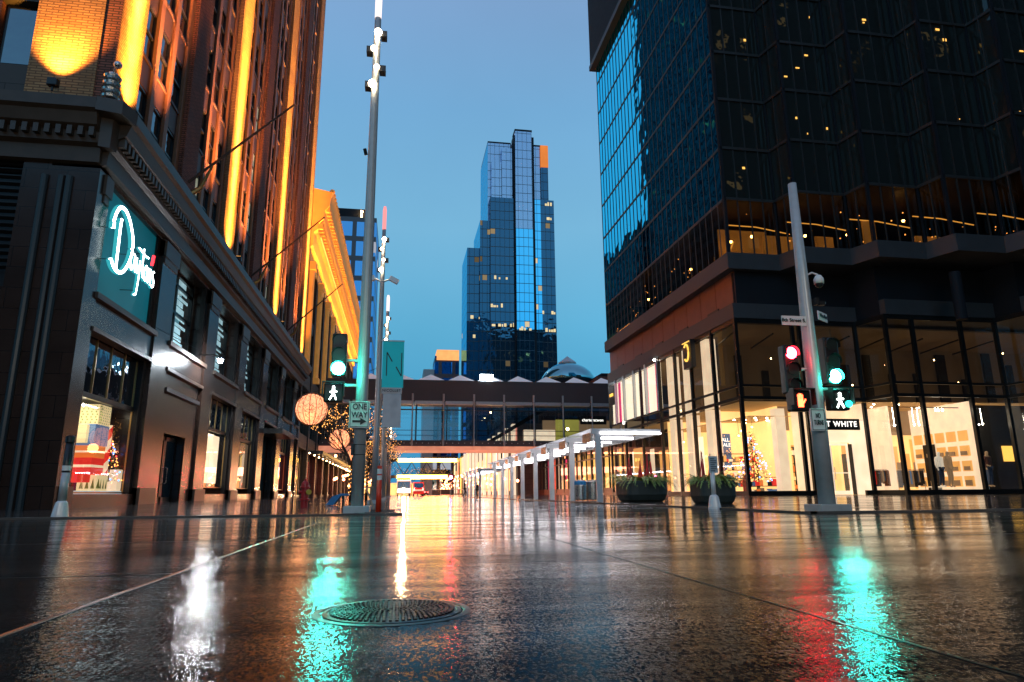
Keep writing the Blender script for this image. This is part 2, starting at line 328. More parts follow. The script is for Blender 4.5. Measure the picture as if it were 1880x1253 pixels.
M['floodlit_glow'] = self_lit('floodlit_cornice_stone', (1.0, .45, .10), .20, .45, 1.5)  # amber floodlight on the stone put into its emission
M['skin'] = plain('skin', (.35, .2, .14), .6)
M['coat'] = plain('dark_coat', (.02, .02, .025), .7)
M['denim'] = plain('denim', (.05, .08, .16), .7)
M['mannequin_white'] = self_lit('cream_jacket', (1, .9, .75), .5, .2)  # clothes, posters and boxes carry the display light as emission
M['poster_blue'] = self_lit('blue_poster', (.12, .22, .42), .45, .2)
M['lit_dots'] = self_lit('cream_box', (1.0, .82, .45), .75, .15)
M['lit_sky'] = self_lit('blue_painted_box', (.15, .30, .62), .45, .6, 2.5)
M['lit_redbox'] = self_lit('red_box', (1.0, .04, .03), .65, .25)
M['lit_orange'] = self_lit('orange_box', (1, .25, .05), .7, .2)
M['snow'] = self_lit('white_display_floor', (.7, .85, .95), .65, .3)
M['skygl'] = self_lit('translucent_skylight', (.62, .62, .68), .30, .15)  # light through the skylights put in as emission
M['dome_glass'] = mirror_glass('dome_glass', (.45, .85, .9), (.02, .06, .07), .7, .02)
M['soffit_glow'] = self_lit('soffit', (.95, .34, .20), .62, .6)  # warm street glow put into the soffit as emission
M['skyfascia'] = plain('bridge_fascia', (.075, .058, .056), .6, var=.15, scale=.5)
M['skymetal'] = plain('bridge_metal', (.50, .45, .43), .4, .3)
M['roofbrown'] = self_lit('far_trees_glow', (.30, .16, .07), .25, .7, 2.)

# ------------------------------------------------------------------ mesh builder
class MB:
    def __init__(s): s.v = []; s.f = []
    def quad(s, *p):
        i = len(s.v); s.v += [tuple(q) for q in p]; s.f.append(tuple(range(i, i + len(p)))); return s
    def box(s, x0, x1, y0, y1, z0, z1):
        if x0 > x1: x0, x1 = x1, x0
        if y0 > y1: y0, y1 = y1, y0
        i = len(s.v)
        s.v += [(x0, y0, z0), (x1, y0, z0), (x1, y1, z0), (x0, y1, z0), (x0, y0, z1), (x1, y0, z1), (x1, y1, z1), (x0, y1, z1)]
        for a in ((0, 3, 2, 1), (4, 5, 6, 7), (0, 1, 5, 4), (1, 2, 6, 5), (2, 3, 7, 6), (3, 0, 4, 7)): s.f.append(tuple(i + k for k in a))
        return s
    def obox(s, c, ax, ay, az):
        """box from centre and three half-axis vectors"""
        c, ax, ay, az = map(Vector, (c, ax, ay, az)); i = len(s.v)
        for sz in (-1, 1):
            for sx, sy in ((-1, -1), (1, -1), (1, 1), (-1, 1)): s.v.append(tuple(c + ax * sx + ay * sy + az * sz))
        for a in ((0, 3, 2, 1), (4, 5, 6, 7), (0, 1, 5, 4), (1, 2, 6, 5), (2, 3, 7, 6), (3, 0, 4, 7)): s.f.append(tuple(i + k for k in a))
        return s
    def tube(s, pts, r, n=8, cap=True):
        pts = [Vector(p) for p in pts]; rs = r if isinstance(r, (list, tuple)) else [r] * len(pts)
        base = len(s.v); ref = Vector((0, 0, 1))
        d0 = (pts[1] - pts[0]).normalized()
        if abs(d0.z) > .9: ref = Vector((1, 0, 0))
        for k, p in enumerate(pts):
            d = (pts[min(k + 1, len(pts) - 1)] - pts[max(k - 1, 0)]).normalized()
            a = d.cross(ref); 
            if a.length < 1e-4: a = d.cross(Vector((0, 1, 0)))
            a.normalize(); b = d.cross(a)
            for j in range(n):
                t = 2 * math.pi * j / n; s.v.append(tuple(p + (a * math.cos(t) + b * math.sin(t)) * rs[k]))
        for k in range(len(pts) - 1):
            for j in range(n):
                j2 = (j + 1) % n
                s.f.append((base + k * n + j, base + k * n + j2, base + (k + 1) * n + j2, base + (k + 1) * n + j))
        if cap:
            s.f.append(tuple(base + j for j in range(n))[::-1]); s.f.append(tuple(base + (len(pts) - 1) * n + j for j in range(n)))
        return s
    def lathe(s, c, prof, n=24):
        base = len(s.v)
        for r, z in prof:
            for j in range(n):
                t = 2 * math.pi * j / n; s.v.append((c[0] + r * math.cos(t), c[1] + r * math.sin(t), c[2] + z))
        for k in range(len(prof) - 1):
            for j in range(n):
                j2 = (j + 1) % n
                s.f.append((base + k * n + j, base + k * n + j2, base + (k + 1) * n + j2, base + (k + 1) * n + j))
        s.f.append(tuple(base + j for j in range(n))[::-1]); s.f.append(tuple(base + (len(prof) - 1) * n + j for j in range(n)))
        return s
    def ball(s, c, r, n=10, sc=(1, 1, 1)):
        m = max(4, n // 2); base = len(s.v)
        for i in range(m + 1):
            ph = math.pi * i / m
            for j in range(n):
                t = 2 * math.pi * j / n
                s.v.append((c[0] + r * sc[0] * math.sin(ph) * math.cos(t), c[1] + r * sc[1] * math.sin(ph) * math.sin(t), c[2] + r * sc[2] * math.cos(ph)))
        for i in range(m):
            for j in range(n):
                j2 = (j + 1) % n
                s.f.append((base + i * n + j, base + (i + 1) * n + j, base + (i + 1) * n + j2, base + i * n + j2))
        return s
    def extr(s, poly, axis, a, b):
        """extrude a 2-D polygon along an axis: axis y -> poly is (x,z); axis x -> (y,z); axis z -> (x,y)"""
        n = len(poly); i = len(s.v)
        for t in (a, b):
            for p, q in poly:
                s.v.append((p, t, q) if axis == 'y' else (t, p, q) if axis == 'x' else (p, q, t))
        s.f.append(tuple(range(i, i + n))); s.f.append(tuple(range(i + 2 * n - 1, i + n - 1, -1)))
        for k in range(n): s.f.append((i + k, i + n + k, i + n + (k + 1) % n, i + (k + 1) % n))
        return s
    def build_each(s, name, mat, parent, limit=100, **kw):
        # every connected piece becomes a part of its own
        par = list(range(len(s.v)))
        def find(a):
            while par[a] != a: par[a] = par[par[a]]; a = par[a]
            return a
        for f in s.f:
            for q in f[1:]: par[find(q)] = find(f[0])
        isl = {}
        for f in s.f: isl.setdefault(find(f[0]), []).append(f)
        if len(isl) > limit: return s.build(name, mat, parent, **kw)
        for fs in isl.values():
            m2 = MB(); mp_ = {}
            for f in fs:
                g_ = []
                for q in f:
                    if q not in mp_: mp_[q] = len(m2.v); m2.v.append(s.v[q])
                    g_.append(mp_[q])
                m2.f.append(tuple(g_))
            m2.build(name, mat, parent, **kw)
    def build(s, name, mat, parent=None, origin=None, smooth=False, bevel=0):
        o3 = W[parent.name] if parent else Vector(origin or (0, 0, 0))
        me = bpy.data.meshes.new(name)
        me.from_pydata([(x - o3[0], y - o3[1], z - o3[2]) for x, y, z in s.v], [], s.f)
        me.validate(); me.update()
        me.materials.append(M[mat] if isinstance(mat, str) else mat)
        if smooth:
            for p in me.polygons: p.use_smooth = True
        o = bpy.data.objects.new(name, me); COL.objects.link(o)
        if parent: o.parent = parent
        else: o.location = o3
        W[o.name] = Vector(o3)
        if bevel:
            bv = o.modifiers.new('bevel', 'BEVEL'); bv.width = bevel; bv.segments = 2; bv.limit_method = 'ANGLE'
        return o
def tag(o, label, cat, group=None):
    o['label'] = label; o['category'] = cat
    if group: o['group'] = group
    return o
def thing(name, loc, label, cat, group=None):
    o = bpy.data.objects.new(name, None); COL.objects.link(o); o.location = loc; o.empty_display_size = .3
    W[o.name] = Vector(loc); return tag(o, label, cat, group)
def struct(o): o['kind'] = 'structure'; return o
def copy_tree(o, d, label=None, parent=None):
    c = o.copy(); COL.objects.link(c); c.parent = parent
    if parent is None: c.location = Vector(o.location) + Vector(d)
    W[c.name] = W[o.name] + Vector(d)
    if label: c['label'] = label
    for ch in [k for k in o.children]: copy_tree(ch, d, None, c)
    return c
def text(name, body, size, loc, rot, mat, parent, spacing=1., extrude=.004, sx=1.):
    cu = bpy.data.curves.new(name, 'FONT'); cu.body = body; cu.size = size; cu.align_x = 'CENTER'; cu.align_y = 'CENTER'
    cu.extrude = extrude; cu.space_character = spacing; cu.offset = size * .012
    cu.materials.append(M[mat])
    o = bpy.data.objects.new(name, cu); COL.objects.link(o); o.parent = parent
    o.location = Vector(loc) - (W[parent.name] if parent else Vector((0, 0, 0))); o.rotation_euler = rot; o.scale = (sx, 1, 1)
    dg = bpy.context.evaluated_depsgraph_get(); dg.update(); me = bpy.data.meshes.new_from_object(o.evaluated_get(dg)); me.name = name
    o2 = bpy.data.objects.new(name, me); COL.objects.link(o2); o2.parent = parent; o2.location = o.location; o2.rotation_euler = rot; o2.scale = (sx, 1, 1)
    bpy.data.objects.remove(o); bpy.data.curves.remove(cu); o2.name = name
    W[o2.name] = W[parent.name] if parent else Vector((0, 0, 0))
    return o2
FRONT = (math.pi / 2, 0, 0)                 # lettering that faces the camera side (-Y)
def lamp(kind, name, loc, col, e, **kw):
    l = bpy.data.lights.new(name, kind); l.color = col; l.energy = e
    for k, v in kw.items():
        if k not in ('aim',): setattr(l, k, v)
    o = bpy.data.objects.new(name, l); COL.objects.link(o); o.location = loc
    if 'aim' in kw: o.rotation_euler = (Vector(kw['aim']) - Vector(loc)).to_track_quat('-Z', 'Y').to_euler()
    return o

# ------------------------------------------------------------------ ground
def zl(x, y):  # left pavement rises gently towards the shop fronts
    return .004 + .13 * max(0, min(1, (y - 24) / 16)) * max(0, min(1, (-x - 2) / 9))
def zr(x, y):
    return .004 + .125 * max(0, min(1, (x - 11.5) / 9)) * max(0, min(1, (y - 14) / 12))
def sheet(name, xs, ys, fz, mat):
    b = MB(); nx = len(xs)
    for y in ys:
        for x in xs: b.v.append((x, y, fz(x, y)))
    for j in range(len(ys) - 1):
        for i in range(nx - 1): b.f.append((j * nx + i, j * nx + i + 1, (j + 1) * nx + i + 1, (j + 1) * nx + i))
    return struct(b.build(name, mat, smooth=True))
struct(MB().quad((-1500, -1500, 0), (1500, -1500, 0), (1500, 3000, 0), (-1500, 3000, 0)).build('road', 'asphalt'))
sheet('pavement_left', [-90, -60, -30, -20, -14, -11, -8, -5, -2, -.05], [14.4, 18, 22, 24, 28, 32, 36, 40, 50, 80, 120, 200, 320], zl, 'pave')
sheet('pavement_right', [7.75, 9, 10, 11.5, 13, 15, 17, 20.5, 24, 30, 45, 90, 140], [11.9, 14, 16, 20, 23, 26, 32, 38, 46, 60, 80, 120, 200, 320], zr, 'pave')
struct(MB().box(-90, -.05, 14.2, 14.36, -.01, .04).box(-.05, .1, 14.2, 320, -.01, .04).build('kerb_left', 'kerb'))
struct(MB().box(7.6, 140, 11.72, 11.88, -.01, .04).box(7.58, 7.73, 11.72, 320, -.01, .04).build('kerb_right', 'kerb'))
j = MB()
j.extr([(-1.212, -.01), (-1.208, .004), (-1.2, .007), (-1.192, .004), (-1.188, -.01)], 'y', -3, 10.6)
struct(j.build('steel_joint', 'jointw'))
j = MB()
j.box(1.42, 1.431, -3, 11.5, -.01, .0015)
for yy in (5.75, 8.9): j.box(1.44, 60, yy, yy + .012, -.01, .0015)
for yy in (4.1, 6.9): j.box(-60, -1.22, yy, yy + .01, -.01, .0015)
j.box(-1.18, 1.41, 9.4, 9.415, -.01, .0015)
struct(j.build('slab_joint', 'joint'))
M['paint'] = wet('worn_road_paint', (.22, .22, .21), r0=.08, r1=.2, bump=.5, bd=.004)
for y_, h_ in ((17.2, .3), (20.6, .3)): 
    rg0 = random.Random(int(y_)); b = MB(); x_ = .3
    while x_ < 7.3:
        L_ = rg0.uniform(.25, 1.3); b.box(x_, min(7.4, x_ + L_), y_ + rg0.uniform(0, .03), y_ + h_ - rg0.uniform(0, .04), -.01, .004); x_ += L_ + rg0.choice((0.02, .05, .2))
    struct(b.build('crossing_line', 'paint'))
# tactile pavers by the flexible post
j = MB()
for a in range(16):
    for b_ in range(44):
        x = -.95 + a * .055 + (b_ % 2) * .02; y = 15.0 + b_ * .09
        j.lathe((x, y, .0), [(.019, 0), (.012, .014)], 6)
tp = tag(j.build('tactile_paving', 'kerb', origin=(-.5, 16, 0)), 'field of small raised domes set in the left pavement behind the red post', 'tactile paving'); tp['kind'] = 'structure'

# manhole cover
mh = thing('manhole_cover', (-.01, 2.63, 0), 'round cast iron manhole cover with raised studs set in the wet roadway', 'manhole cover')
b = MB(); n = 48
prof = [(.287, 0.0), (.285, .002), (.262, .0035), (.258, .001)]
base = len(b.v)
for r, z in prof:
    for k in range(n):
        t = 2 * math.pi * k / n; b.v.append((-.01 + r * math.cos(t), 2.63 + r * math.sin(t), z))
for i in range(len(prof) - 1):
    for k in range(n): b.f.append((i * n + k, i * n + (k + 1) % n, (i + 1) * n + (k + 1) % n, (i + 1) * n + k))
b.build('frame', 'iron', mh, smooth=False)
b = MB().lathe((-.01, 2.63, 0), [(.25, -.01), (.25, .004), (.236, .006), (.232, .003), (0.001, .003)], 48)
rng = random.Random(3)
for ring in range(1, 12):
    r = ring * .0198; cnt = int(2 * math.pi * r / .021)
    for k in range(cnt):
        t = 2 * math.pi * (k + .5 * (ring % 2)) / cnt; x = -.01 + r * math.cos(t); y = 2.63 + r * math.sin(t)
        w = rng.uniform(.0055, .0075); ca, sa = math.cos(t), math.sin(t)
        b.obox((x, y, .006), (w * ca, w * sa, 0), (-w * .8 * sa, w * .8 * ca, 0), (0, 0, .0035))
b.build('cover', 'iron', mh)

# ------------------------------------------------------------------ department store (left, near)
XL = -11.0; YF = 24.2
OPEN = [(25.2 + 7.95 * k, 31.2 + 7.95 * k) for k in range(6)] + [(72.9, 75.4)]
PIERS = [25.4, 33.35, 41.5, 49.65, 57.8, 65.95, 74.0]
LIT = {25.4: .95, 41.5: 1.3, 57.8: 1.3, 74.0: 1.3}
ds = thing('department_store', (-18, 50, 0), 'tall brown brick department store with amber lit piers over a polished granite base', 'building')
b = MB(); back = -12.0
# granite piers between openings, street side
edges = [YF] + [e for o in OPEN for e in o] + [75.8]
for a, c in zip(edges[0::2], edges[1::2]):
    b.box(-12.6, XL, a, c, -.3, 12.0)
for i, (a, c) in enumerate(OPEN):
    b.box(-12.5, XL - .12, a, c, 11.95, 12.6)                       # lintel
    b.box(-12.5, XL - .08, a, c, 6.35, 7.55)                        # spandrel between storeys
    b.box(-12.5, XL - .10, a, c, -.3, .5 if i not in (1, 4) else .03)
b.box(-12.5, XL + .0, YF, 75.8, 12.6, 13.1)
# front wall (faces the crossing)
b.box(-13.52, -12.6, YF, YF + 1.2, -.3, 13.1)
b.box(-40, -13.5, YF + .25, YF + 1.4, -.3, 7.5); b.box(-40, -15.9, YF + .25, YF + 1.4, 7.5, 13.1); b.box(-15.9, -13.5, YF + .25, YF + 1.4, 12.9, 13.1)
b.build('base_wall', 'granite', ds)
b = MB()                                                            # fluted dark corner shafts and pier edges
for x in (-11.95, -12.2, -12.75): b.tube([(x, YF - .02, 0), (x, YF - .02, 11.6)], .13, 10)
for a, c in OPEN:
    for y in (a + .16, c - .16): b.box(-11.45, XL - .2, y - .16, y + .16, .0, 11.95)
b.build_each('corner_shaft', 'granite_dk', ds)
b = MB()
for a, c in OPEN: b.box(-11.5, XL + .10, a - .1, c + .1, 7.4, 7.62).box(-11.4, XL + .06, a, c, 6.2, 6.36)
for a in [YF + .4] + [o[1] for o in OPEN[:-1]]:                     # plinths and capitals on each pier
    w = 1.95 if a != YF + .4 else .6
    b.box(-11.2, XL + .12, a, a + w, 0, .75).box(-11.2, XL + .10, a, a + w, 11.2, 11.95).box(-11.2, XL + .05, a + .1, a + w - .1, 10.9, 11.2)
b.build_each('string_course', 'cornice', ds)
prof = [(0, 12.1), (.18, 12.15), (.22, 12.7), (.42, 12.8), (.45, 13.2), (.72, 13.35), (.85, 13.75), (1.0, 13.85), (1.02, 14.25), (.2, 14.5), (0, 14.5)]
b = MB()
b.extr([(XL + p, z) for p, z in prof] + [(XL - 1, 14.5), (XL - 1, 12.1)], 'y', YF, 75.8)
b.extr([(YF - p, z) for p, z in prof] + [(YF + 1, 14.5), (YF + 1, 12.1)], 'x', -40, XL + .0)
b.extr([(XL, YF), (XL + 1.0, YF), (XL + .8, YF - .8), (XL, YF - 1.0)], 'z', 13.78, 14.3).extr([(XL, YF), (XL + .45, YF), (XL + .36, YF - .36), (XL, YF - .45)], 'z', 12.65, 13.78)
b.build('cornice', 'cornice', ds)
b = MB()
y = YF + .1
while y < 75.6: b.box(XL + .4, XL + .66, y, y + .17, 12.95, 13.28); y += .36
x = XL - .1
while x > -26: b.box(x - .17, x, YF - .66, YF - .4, 12.95, 13.28); x -= .36
b.build('dentils', 'cornice', ds)['kind'] = 'stuff'
b = MB()
for k in range(18): b.obox((-14.7, YF + .28, 8.2 + k * .26), (1.2, 0, 0), (0, .05, -.05), (0, .0, .02))
b.box(-15.9, -13.5, YF + .5, YF + .6, 7.5, 12.9)
b.build('louvre', 'black', ds)

# upper brick walls
TOP = 62.0
b = MB()
for p in PIERS:
    if p in LIT: continue
    b.box(-12.3, XL, p - 1.05, p + 1.05, 14.4, TOP)
b.box(-12.3, XL, 75.3, 75.8, 14.4, TOP)
b.box(-12.6, XL - .75, 26, 75.6, TOP - 3, TOP)
b.box(-40, -15.4, YF + .4, YF + 1, 14.4, TOP)
b.box(-11.56, -10.99, YF - .09, YF - .06, 14.4, TOP)
b.build_each('brick_pier', 'brick', ds)
b = MB()
for p, hw in LIT.items(): b.box(-12.3, XL + .02, p - hw - (.3 if hw < 1 else 0), p + hw, 14.4, TOP)
b.box(-13.85, -11.56, YF - .14, YF + .6, 14.4, TOP)
b.build_each('buff_pier', 'brick_y', ds)
FH = 3.9; Z0 = 15.0; NF = 12
bays = [(26.4, 32.28), (34.42, 40.18), (42.82, 48.58), (50.72, 56.48), (59.12, 64.88), (67.02, 72.68)]
b = MB(); sp = MB(); backb = MB()
wins = []
for a, c in bays:
    L = c - a; mw = .42; ww = (L - 4 * mw) / 3
    for k in range(4):
        y0 = a + k * (ww + mw); b.box(-12.1, XL - .22, y0, y0 + mw, 14.4, TOP)
    for f in range(NF):
        z = Z0 + f * FH
        for k in range(3):
            y0 = a + mw + k * (ww + mw)
            sp.box(-12.0, XL - .34, y0, y0 + ww, z + 2.55, z + FH)
            sp.box(-12.0, XL - .28, y0, y0 + ww, z + FH - .12, z + FH + .02)
            wins.append((y0, ww, z + .03 if f else z, 2.5))
    sp.box(-12.0, XL - .5, a, c, 14.3, 15.0)
    backb.box(-12.35, -12.25, a, c, 14.4, TOP)
b.build_each('terracotta_mullion', 'mullstone', ds); sp.build('spandrel', 'spandrel', ds)['kind'] = 'stuff'; backb.build('inner_wall', 'black', ds)
MB().box(-40, -12.4, YF + 1.3, 75.7, 14.4, TOP - .1).build('roof_block', 'black', ds)
# windows: one of each, then copies
def sash(y0, w, z, h, nm='window'):
    f = MB(); x = -11.42
    f.box(x - .06, x + .06, y0, y0 + .09, z, z + h).box(x - .06, x + .06, y0 + w - .09, y0 + w, z, z + h)
    f.box(x - .06, x + .06, y0 + .09, y0 + w - .09, z, z + .09).box(x - .06, x + .06, y0 + .09, y0 + w - .09, z + h - .09, z + h)
    f.box(x - .05, x + .07, y0 + .09, y0 + w - .09, z + h * .5 - .04, z + h * .5 + .05)
    return f
def pane(y0, w, z, h): return MB().quad((-11.43, y0 + .05, z + .05), (-11.43, y0 + w - .05, z + .05), (-11.43, y0 + w - .05, z + h - .05), (-11.43, y0 + .05, z + h - .05))
wins.sort(key=lambda q: (q[2], q[0]))
protos = {}
litset = {3, 11, 12, 26, 44, 51, 62, 71}
M['pane_lit'] = self_lit('lit_window_pane', (.6, .62, .45), .35, .5, 2.)
for i, (y0, w, z, h) in enumerate(wins[:96]):
    key = (round(w, 3), round(h, 2), i in litset)
    if key not in protos:
        fo = sash(y0, w, z, h).build('window', 'frame_dk', ds)
        po = pane(y0, w, z, h).build('pane', 'pane_lit' if i in litset else 'pane_dk', fo)
        protos[key] = (fo, (y0, z))
    else:
        src, (ys, zs) = protos[key]
        c = src.copy(); COL.objects.link(c); c.parent = ds; c.location = (0, y0 - ys, z - zs); W[c.name] = W[ds.name]
        for ch in src.children:
            d = ch.copy(); COL.objects.link(d); d.parent = c
f = MB(); p = MB()
for y0, w, z, h in wins[96:]:
    s_ = sash(y0, w, z, h); off = len(f.v); f.v += s_.v; f.f += [tuple(q + off for q in fc) for fc in s_.f]
    s_ = pane(y0, w, z, h); off = len(p.v); p.v += s_.v; p.f += [tuple(q + off for q in fc) for fc in s_.f]
o = f.build('window', 'frame_dk', ds); o['kind'] = 'stuff'
o = p.build('pane', 'pane_dk', ds); o['kind'] = 'stuff'
# front upper windows beyond the lit pier
for z in (16.2, 20.1, 24.0):
    w_ = MB().box(-15.3, -13.9, YF + .6, YF + .7, z, z + 2.6).build('window', 'frame_dk', ds)
    MB().quad((-15.2, YF + .58, z + .1), (-14.0, YF + .58, z + .1), (-14.0, YF + .58, z + 2.5), (-15.2, YF + .58, z + 2.5)).build('pane', 'pane_dk', w_)
MB().box(-15.4, -13.86, YF + .3, YF + .75, 14.4, 16.1).box(-15.4, -13.86, YF + .3, YF + .75, 18.85, 20.0).box(-15.4, -13.86, YF + .3, YF + .75, 22.75, 23.9).build_each('stone_panel', 'stone_dk', ds)
# amber uplights grazing the buff piers
AMB = (1, .39, .05)
for p in LIT:
    for za, pw, an in ((17.2, 4500, 100), (19.5, 6000, 64), (26, 52000, 36), (38, .42e6, 19), (56, 1.8e6, 11)):
        lamp('SPOT', 'pier_uplight', (XL + .62, p, 15.15), AMB, pw, aim=(XL + .0, p, za), spot_size=math.radians(an), spot_blend=1, shadow_soft_size=.15)
lamp('SPOT', 'pier_uplight', (-12.7, YF - .8, 15.1), AMB, 7000, aim=(-12.7, YF - .1, 18.2), spot_size=math.radians(85), spot_blend=.9, shadow_soft_size=.1)
for yy in (29.3, 37.3, 45.7, 53.6, 62, 69.8): lamp('SPOT', 'wall_uplight', (XL + .95, yy, 14.8), (1, .36, .10), 52000, aim=(XL, yy, 34), spot_size=math.radians(44), spot_blend=1, shadow_soft_size=.25)

def floodlight(x, y, z, face, label):
    t = thing('floodlight', (x, y, z), label, 'floodlight', 'floodlights on the cornice')
    MB().box(x - .17, x + .17, y - .12, y + .12, z + .18, z + .48).build('housing', 'black', t, bevel=.03)
    MB().box(x - .13, x + .13, y - .08, y + .08, z + .48, z + .49).build('lens', 'bulb_small', t)
    MB().box(x - .03, x + .03, y - .03, y + .03, z, z + .18).build('bracket', 'black', t)
floodlight(-12.6, YF - .75, 14.5, 0, 'black floodlight box on the corner cornice below the amber brick pier')
floodlight(XL + .72, 41.5, 14.45, 0, 'floodlight on the cornice under the second amber pier of the street side')
floodlight(XL + .72, 57.8, 14.45, 0, 'floodlight on the cornice under the third amber pier of the street side')
t = thing('warning_siren', (-10.75, YF - .6, 14.35), 'stacked disc warning siren with a small camera on top at the cornice corner', 'siren')
b = MB()
for k in range(4): b.lathe((-10.75, YF - .6, 14.4 + k * .27), [(.2, 0), (.28, .04), (.3, .12), (.2, .17), (.16, .26)], 20)
b.build('horn_stack', 'steel', t, smooth=False)
b = MB().tube([(-10.75, YF - .6, 15.45), (-10.72, YF - .6, 15.8), (-10.6, YF - .7, 15.95)], .03, 8).ball((-10.58, YF - .72, 15.78), .15, 14)
b.build('dome_camera', 'steel', t, smooth=True)

# ground floor of the department store, bay by bay
def q_x(x, y0, y1, z0, z1): return MB().quad((x, y0, z0), (x, y1, z0), (x, y1, z1), (x, y0, z1))
b = MB()
for i, (a, c) in enumerate(OPEN):     # closing walls behind every opening
    b.box(-15.6, -15.5, a - .3, c + .3, 0, 12)
    b.box(-15.5, -12.6, a - .4, a - .3, 0, 12).box(-15.5, -12.6, c + .3, c + .4, 0, 7)
b.build('inner_wall', 'dark_room', ds)
def upper_window(a, c, room, ceil):
    z0, z1 = 7.62, 11.95
    f = MB(); x = -11.95
    a += .32; c -= .32
    for y in (a, (a + c) / 2 - .08, c - .14): f.box(x - .08, x + .08, y, y + .16, z0, z1)
    for z in (z0, 9.75, z1 - .7, z1 - .14): f.box(x - .07, x + .07, a, c, z, z + .13)
    fo = f.build('window', 'frame_dk', ds)
    q_x(x, a, c, z0, z1).build('pane', 'glass_clear', fo)
    MB().quad((-15.4, c + .6, z0 - .2), (-12.2, c + .6, z0 - .2), (-12.2, c + .6, z1 + .2), (-15.4, c + .6, z1 + .2)).build('room_wall', room, ds)
    bl_ = MB()
    for k in range(11): bl_.box(-12.06, -12.03, a + 2.0 + (k % 3) * .12, c - .35 - (k % 4) * .25, z0 + .2 + k * .37, z0 + .2 + k * .37 + (.30 if k % 4 else .16))
    bl_.build_each('window_glow_slat', 'glow_slat', ds)  # glowing slats added behind the pane so the room looks lit
    rb_ = MB()
    for k in range(5): rb_.box(-15.3, -12.3, c + .5, c + .55, 8.2 + k * .72, 8.28 + k * .72 + .1 * (k % 2))
    rb_.box(-13.4, -13.3, c + .45, c + .55, 7.6, 11.9).build('room_shelving', 'dark_room', ds)
    cb = MB()
    for k in range(4): cb.box(-15.1, -12.3, a + .5 + k * 1.25, a + .75 + k * 1.25, 11.35, 11.42)
    cb.quad((-15.2, a - .4, 11.6), (-12.2, a - .4, 11.6), (-12.2, c + .4, 11.6), (-15.2, c + .4, 11.6))
    cb.build('room_ceiling', ceil, ds)
for i, (a, c) in enumerate(OPEN):
    if i == 0: continue
    if i == 6: continue
    upper_window(a, c, ['', 'lit_teal', 'lit_coolwall', 'lit_coolwall', 'lit_coolwall', 'lit_teal'][i], 'lit_coolwall')
# bay 0 sign window
a, c = OPEN[0]
MB().quad((-11.3, a + .3, 7.62), (-11.3, c - .3, 7.62), (-11.3, c - .3, 11.95), (-11.3, a + .3, 11.95)).build('sign_window', self_lit('teal_sign_backing', (.0, .20, .27), .32, .6, .45), ds)  # neon glow on the backing put in as teal emission
def storefront(i, ztop=3.95, zbot=.5):
    a, c = OPEN[i]; a += .32; c -= .32; x = -11.45
    f = MB(); n = 4
    for k in range(n + 1): y = a + (c - a) * k / n; f.box(x - .03, x + .03, y - .03, y + .03, ztop + .15, 6.2)
    g = MB()
    for y in (a, c): g.box(x - .03, x + .03, y - .03, y + .03, zbot, ztop)
    g.box(x - .03, x + .03, a, c, zbot - .03, zbot + .03)
    f.build_each('transom_bars', 'frame_gold', ds); g.build('shop_frame', 'frame_gold', ds)
    MB().box(x - .1, x + .06, a, c, ztop, ztop + .2).build('transom_beam', 'frame_dk', ds)
    q_x(x - .01, a, c, ztop + .2, 6.2).build('transom_glass', 'pane_dk', ds)
    q_x(x - .01, a, c, zbot, ztop).build('shop_window', 'glass_store', ds)
    MB().box(-14.2, x - .1, a - .3, c + .3, ztop + .1, ztop + .25).build('shop_ceiling', 'dark_room', ds)
for i in (0, 2, 3, 5, 6): storefront(i, 3.95 if i == 0 else 4.25, .55 if i == 0 else .9)
# bay 1: stone infill with a double door
a, c = OPEN[1]
MB().box(-11.9, XL - .14, a + .3, a + 1.0, .03, 6.3).box(-11.9, XL - .14, a + 4.3, c - .3, .03, 6.3).box(-11.9, XL - .14, a + 1.0, a + 4.3, 3.35, 6.3).build_each('granite_infill', 'granite', ds)
MB().box(XL - .14, XL + .02, a + .3, c - .3, 5.25, 5.45).build('light_ledge', 'concrete', ds)
for k in range(2):
    y0 = a + 1.05 + k * 1.6
    d = MB().box(-11.62, -11.55, y0, y0 + .16, .05, 3.3).box(-11.62, -11.55, y0 + 1.4, y0 + 1.56, .05, 3.3).box(-11.62, -11.55, y0, y0 + 1.56, 3.1, 3.3).box(-11.62, -11.55, y0, y0 + 1.56, .05, .35).build('door', 'frame_dk', ds)
    q_x(-11.6, y0 + .16, y0 + 1.4, .35, 3.1).build('glass', 'pane_dk', d)
    MB().tube([(-11.5, y0 + (1.3 if k == 0 else .26), 1.0), (-11.42, y0 + (1.3 if k == 0 else .26), 1.05), (-11.42, y0 + (1.3 if k == 0 else .26), 1.75), (-11.5, y0 + (1.3 if k == 0 else .26), 1.8)], .02, 6).build('handle', 'steel', d)
# bay 2 and 3 lit displays
a, c = OPEN[2]
MB().box(-11.66, -11.6, a + .5, a + 4.9, 1.15, 4.1).build('curtain', 'lit_white', ds)
lamp('AREA', 'window_lamp', (-11.75, a + 2.5, 4.1), (1, .82, .6), 40, aim=(-12, a + 2.5, 0), size=1.5)
a, c = OPEN[3]
MB().box(-11.68, -11.62, a + .4, c - .4, .95, 4.2).build('screen_panel', 'lit_wood', ds)
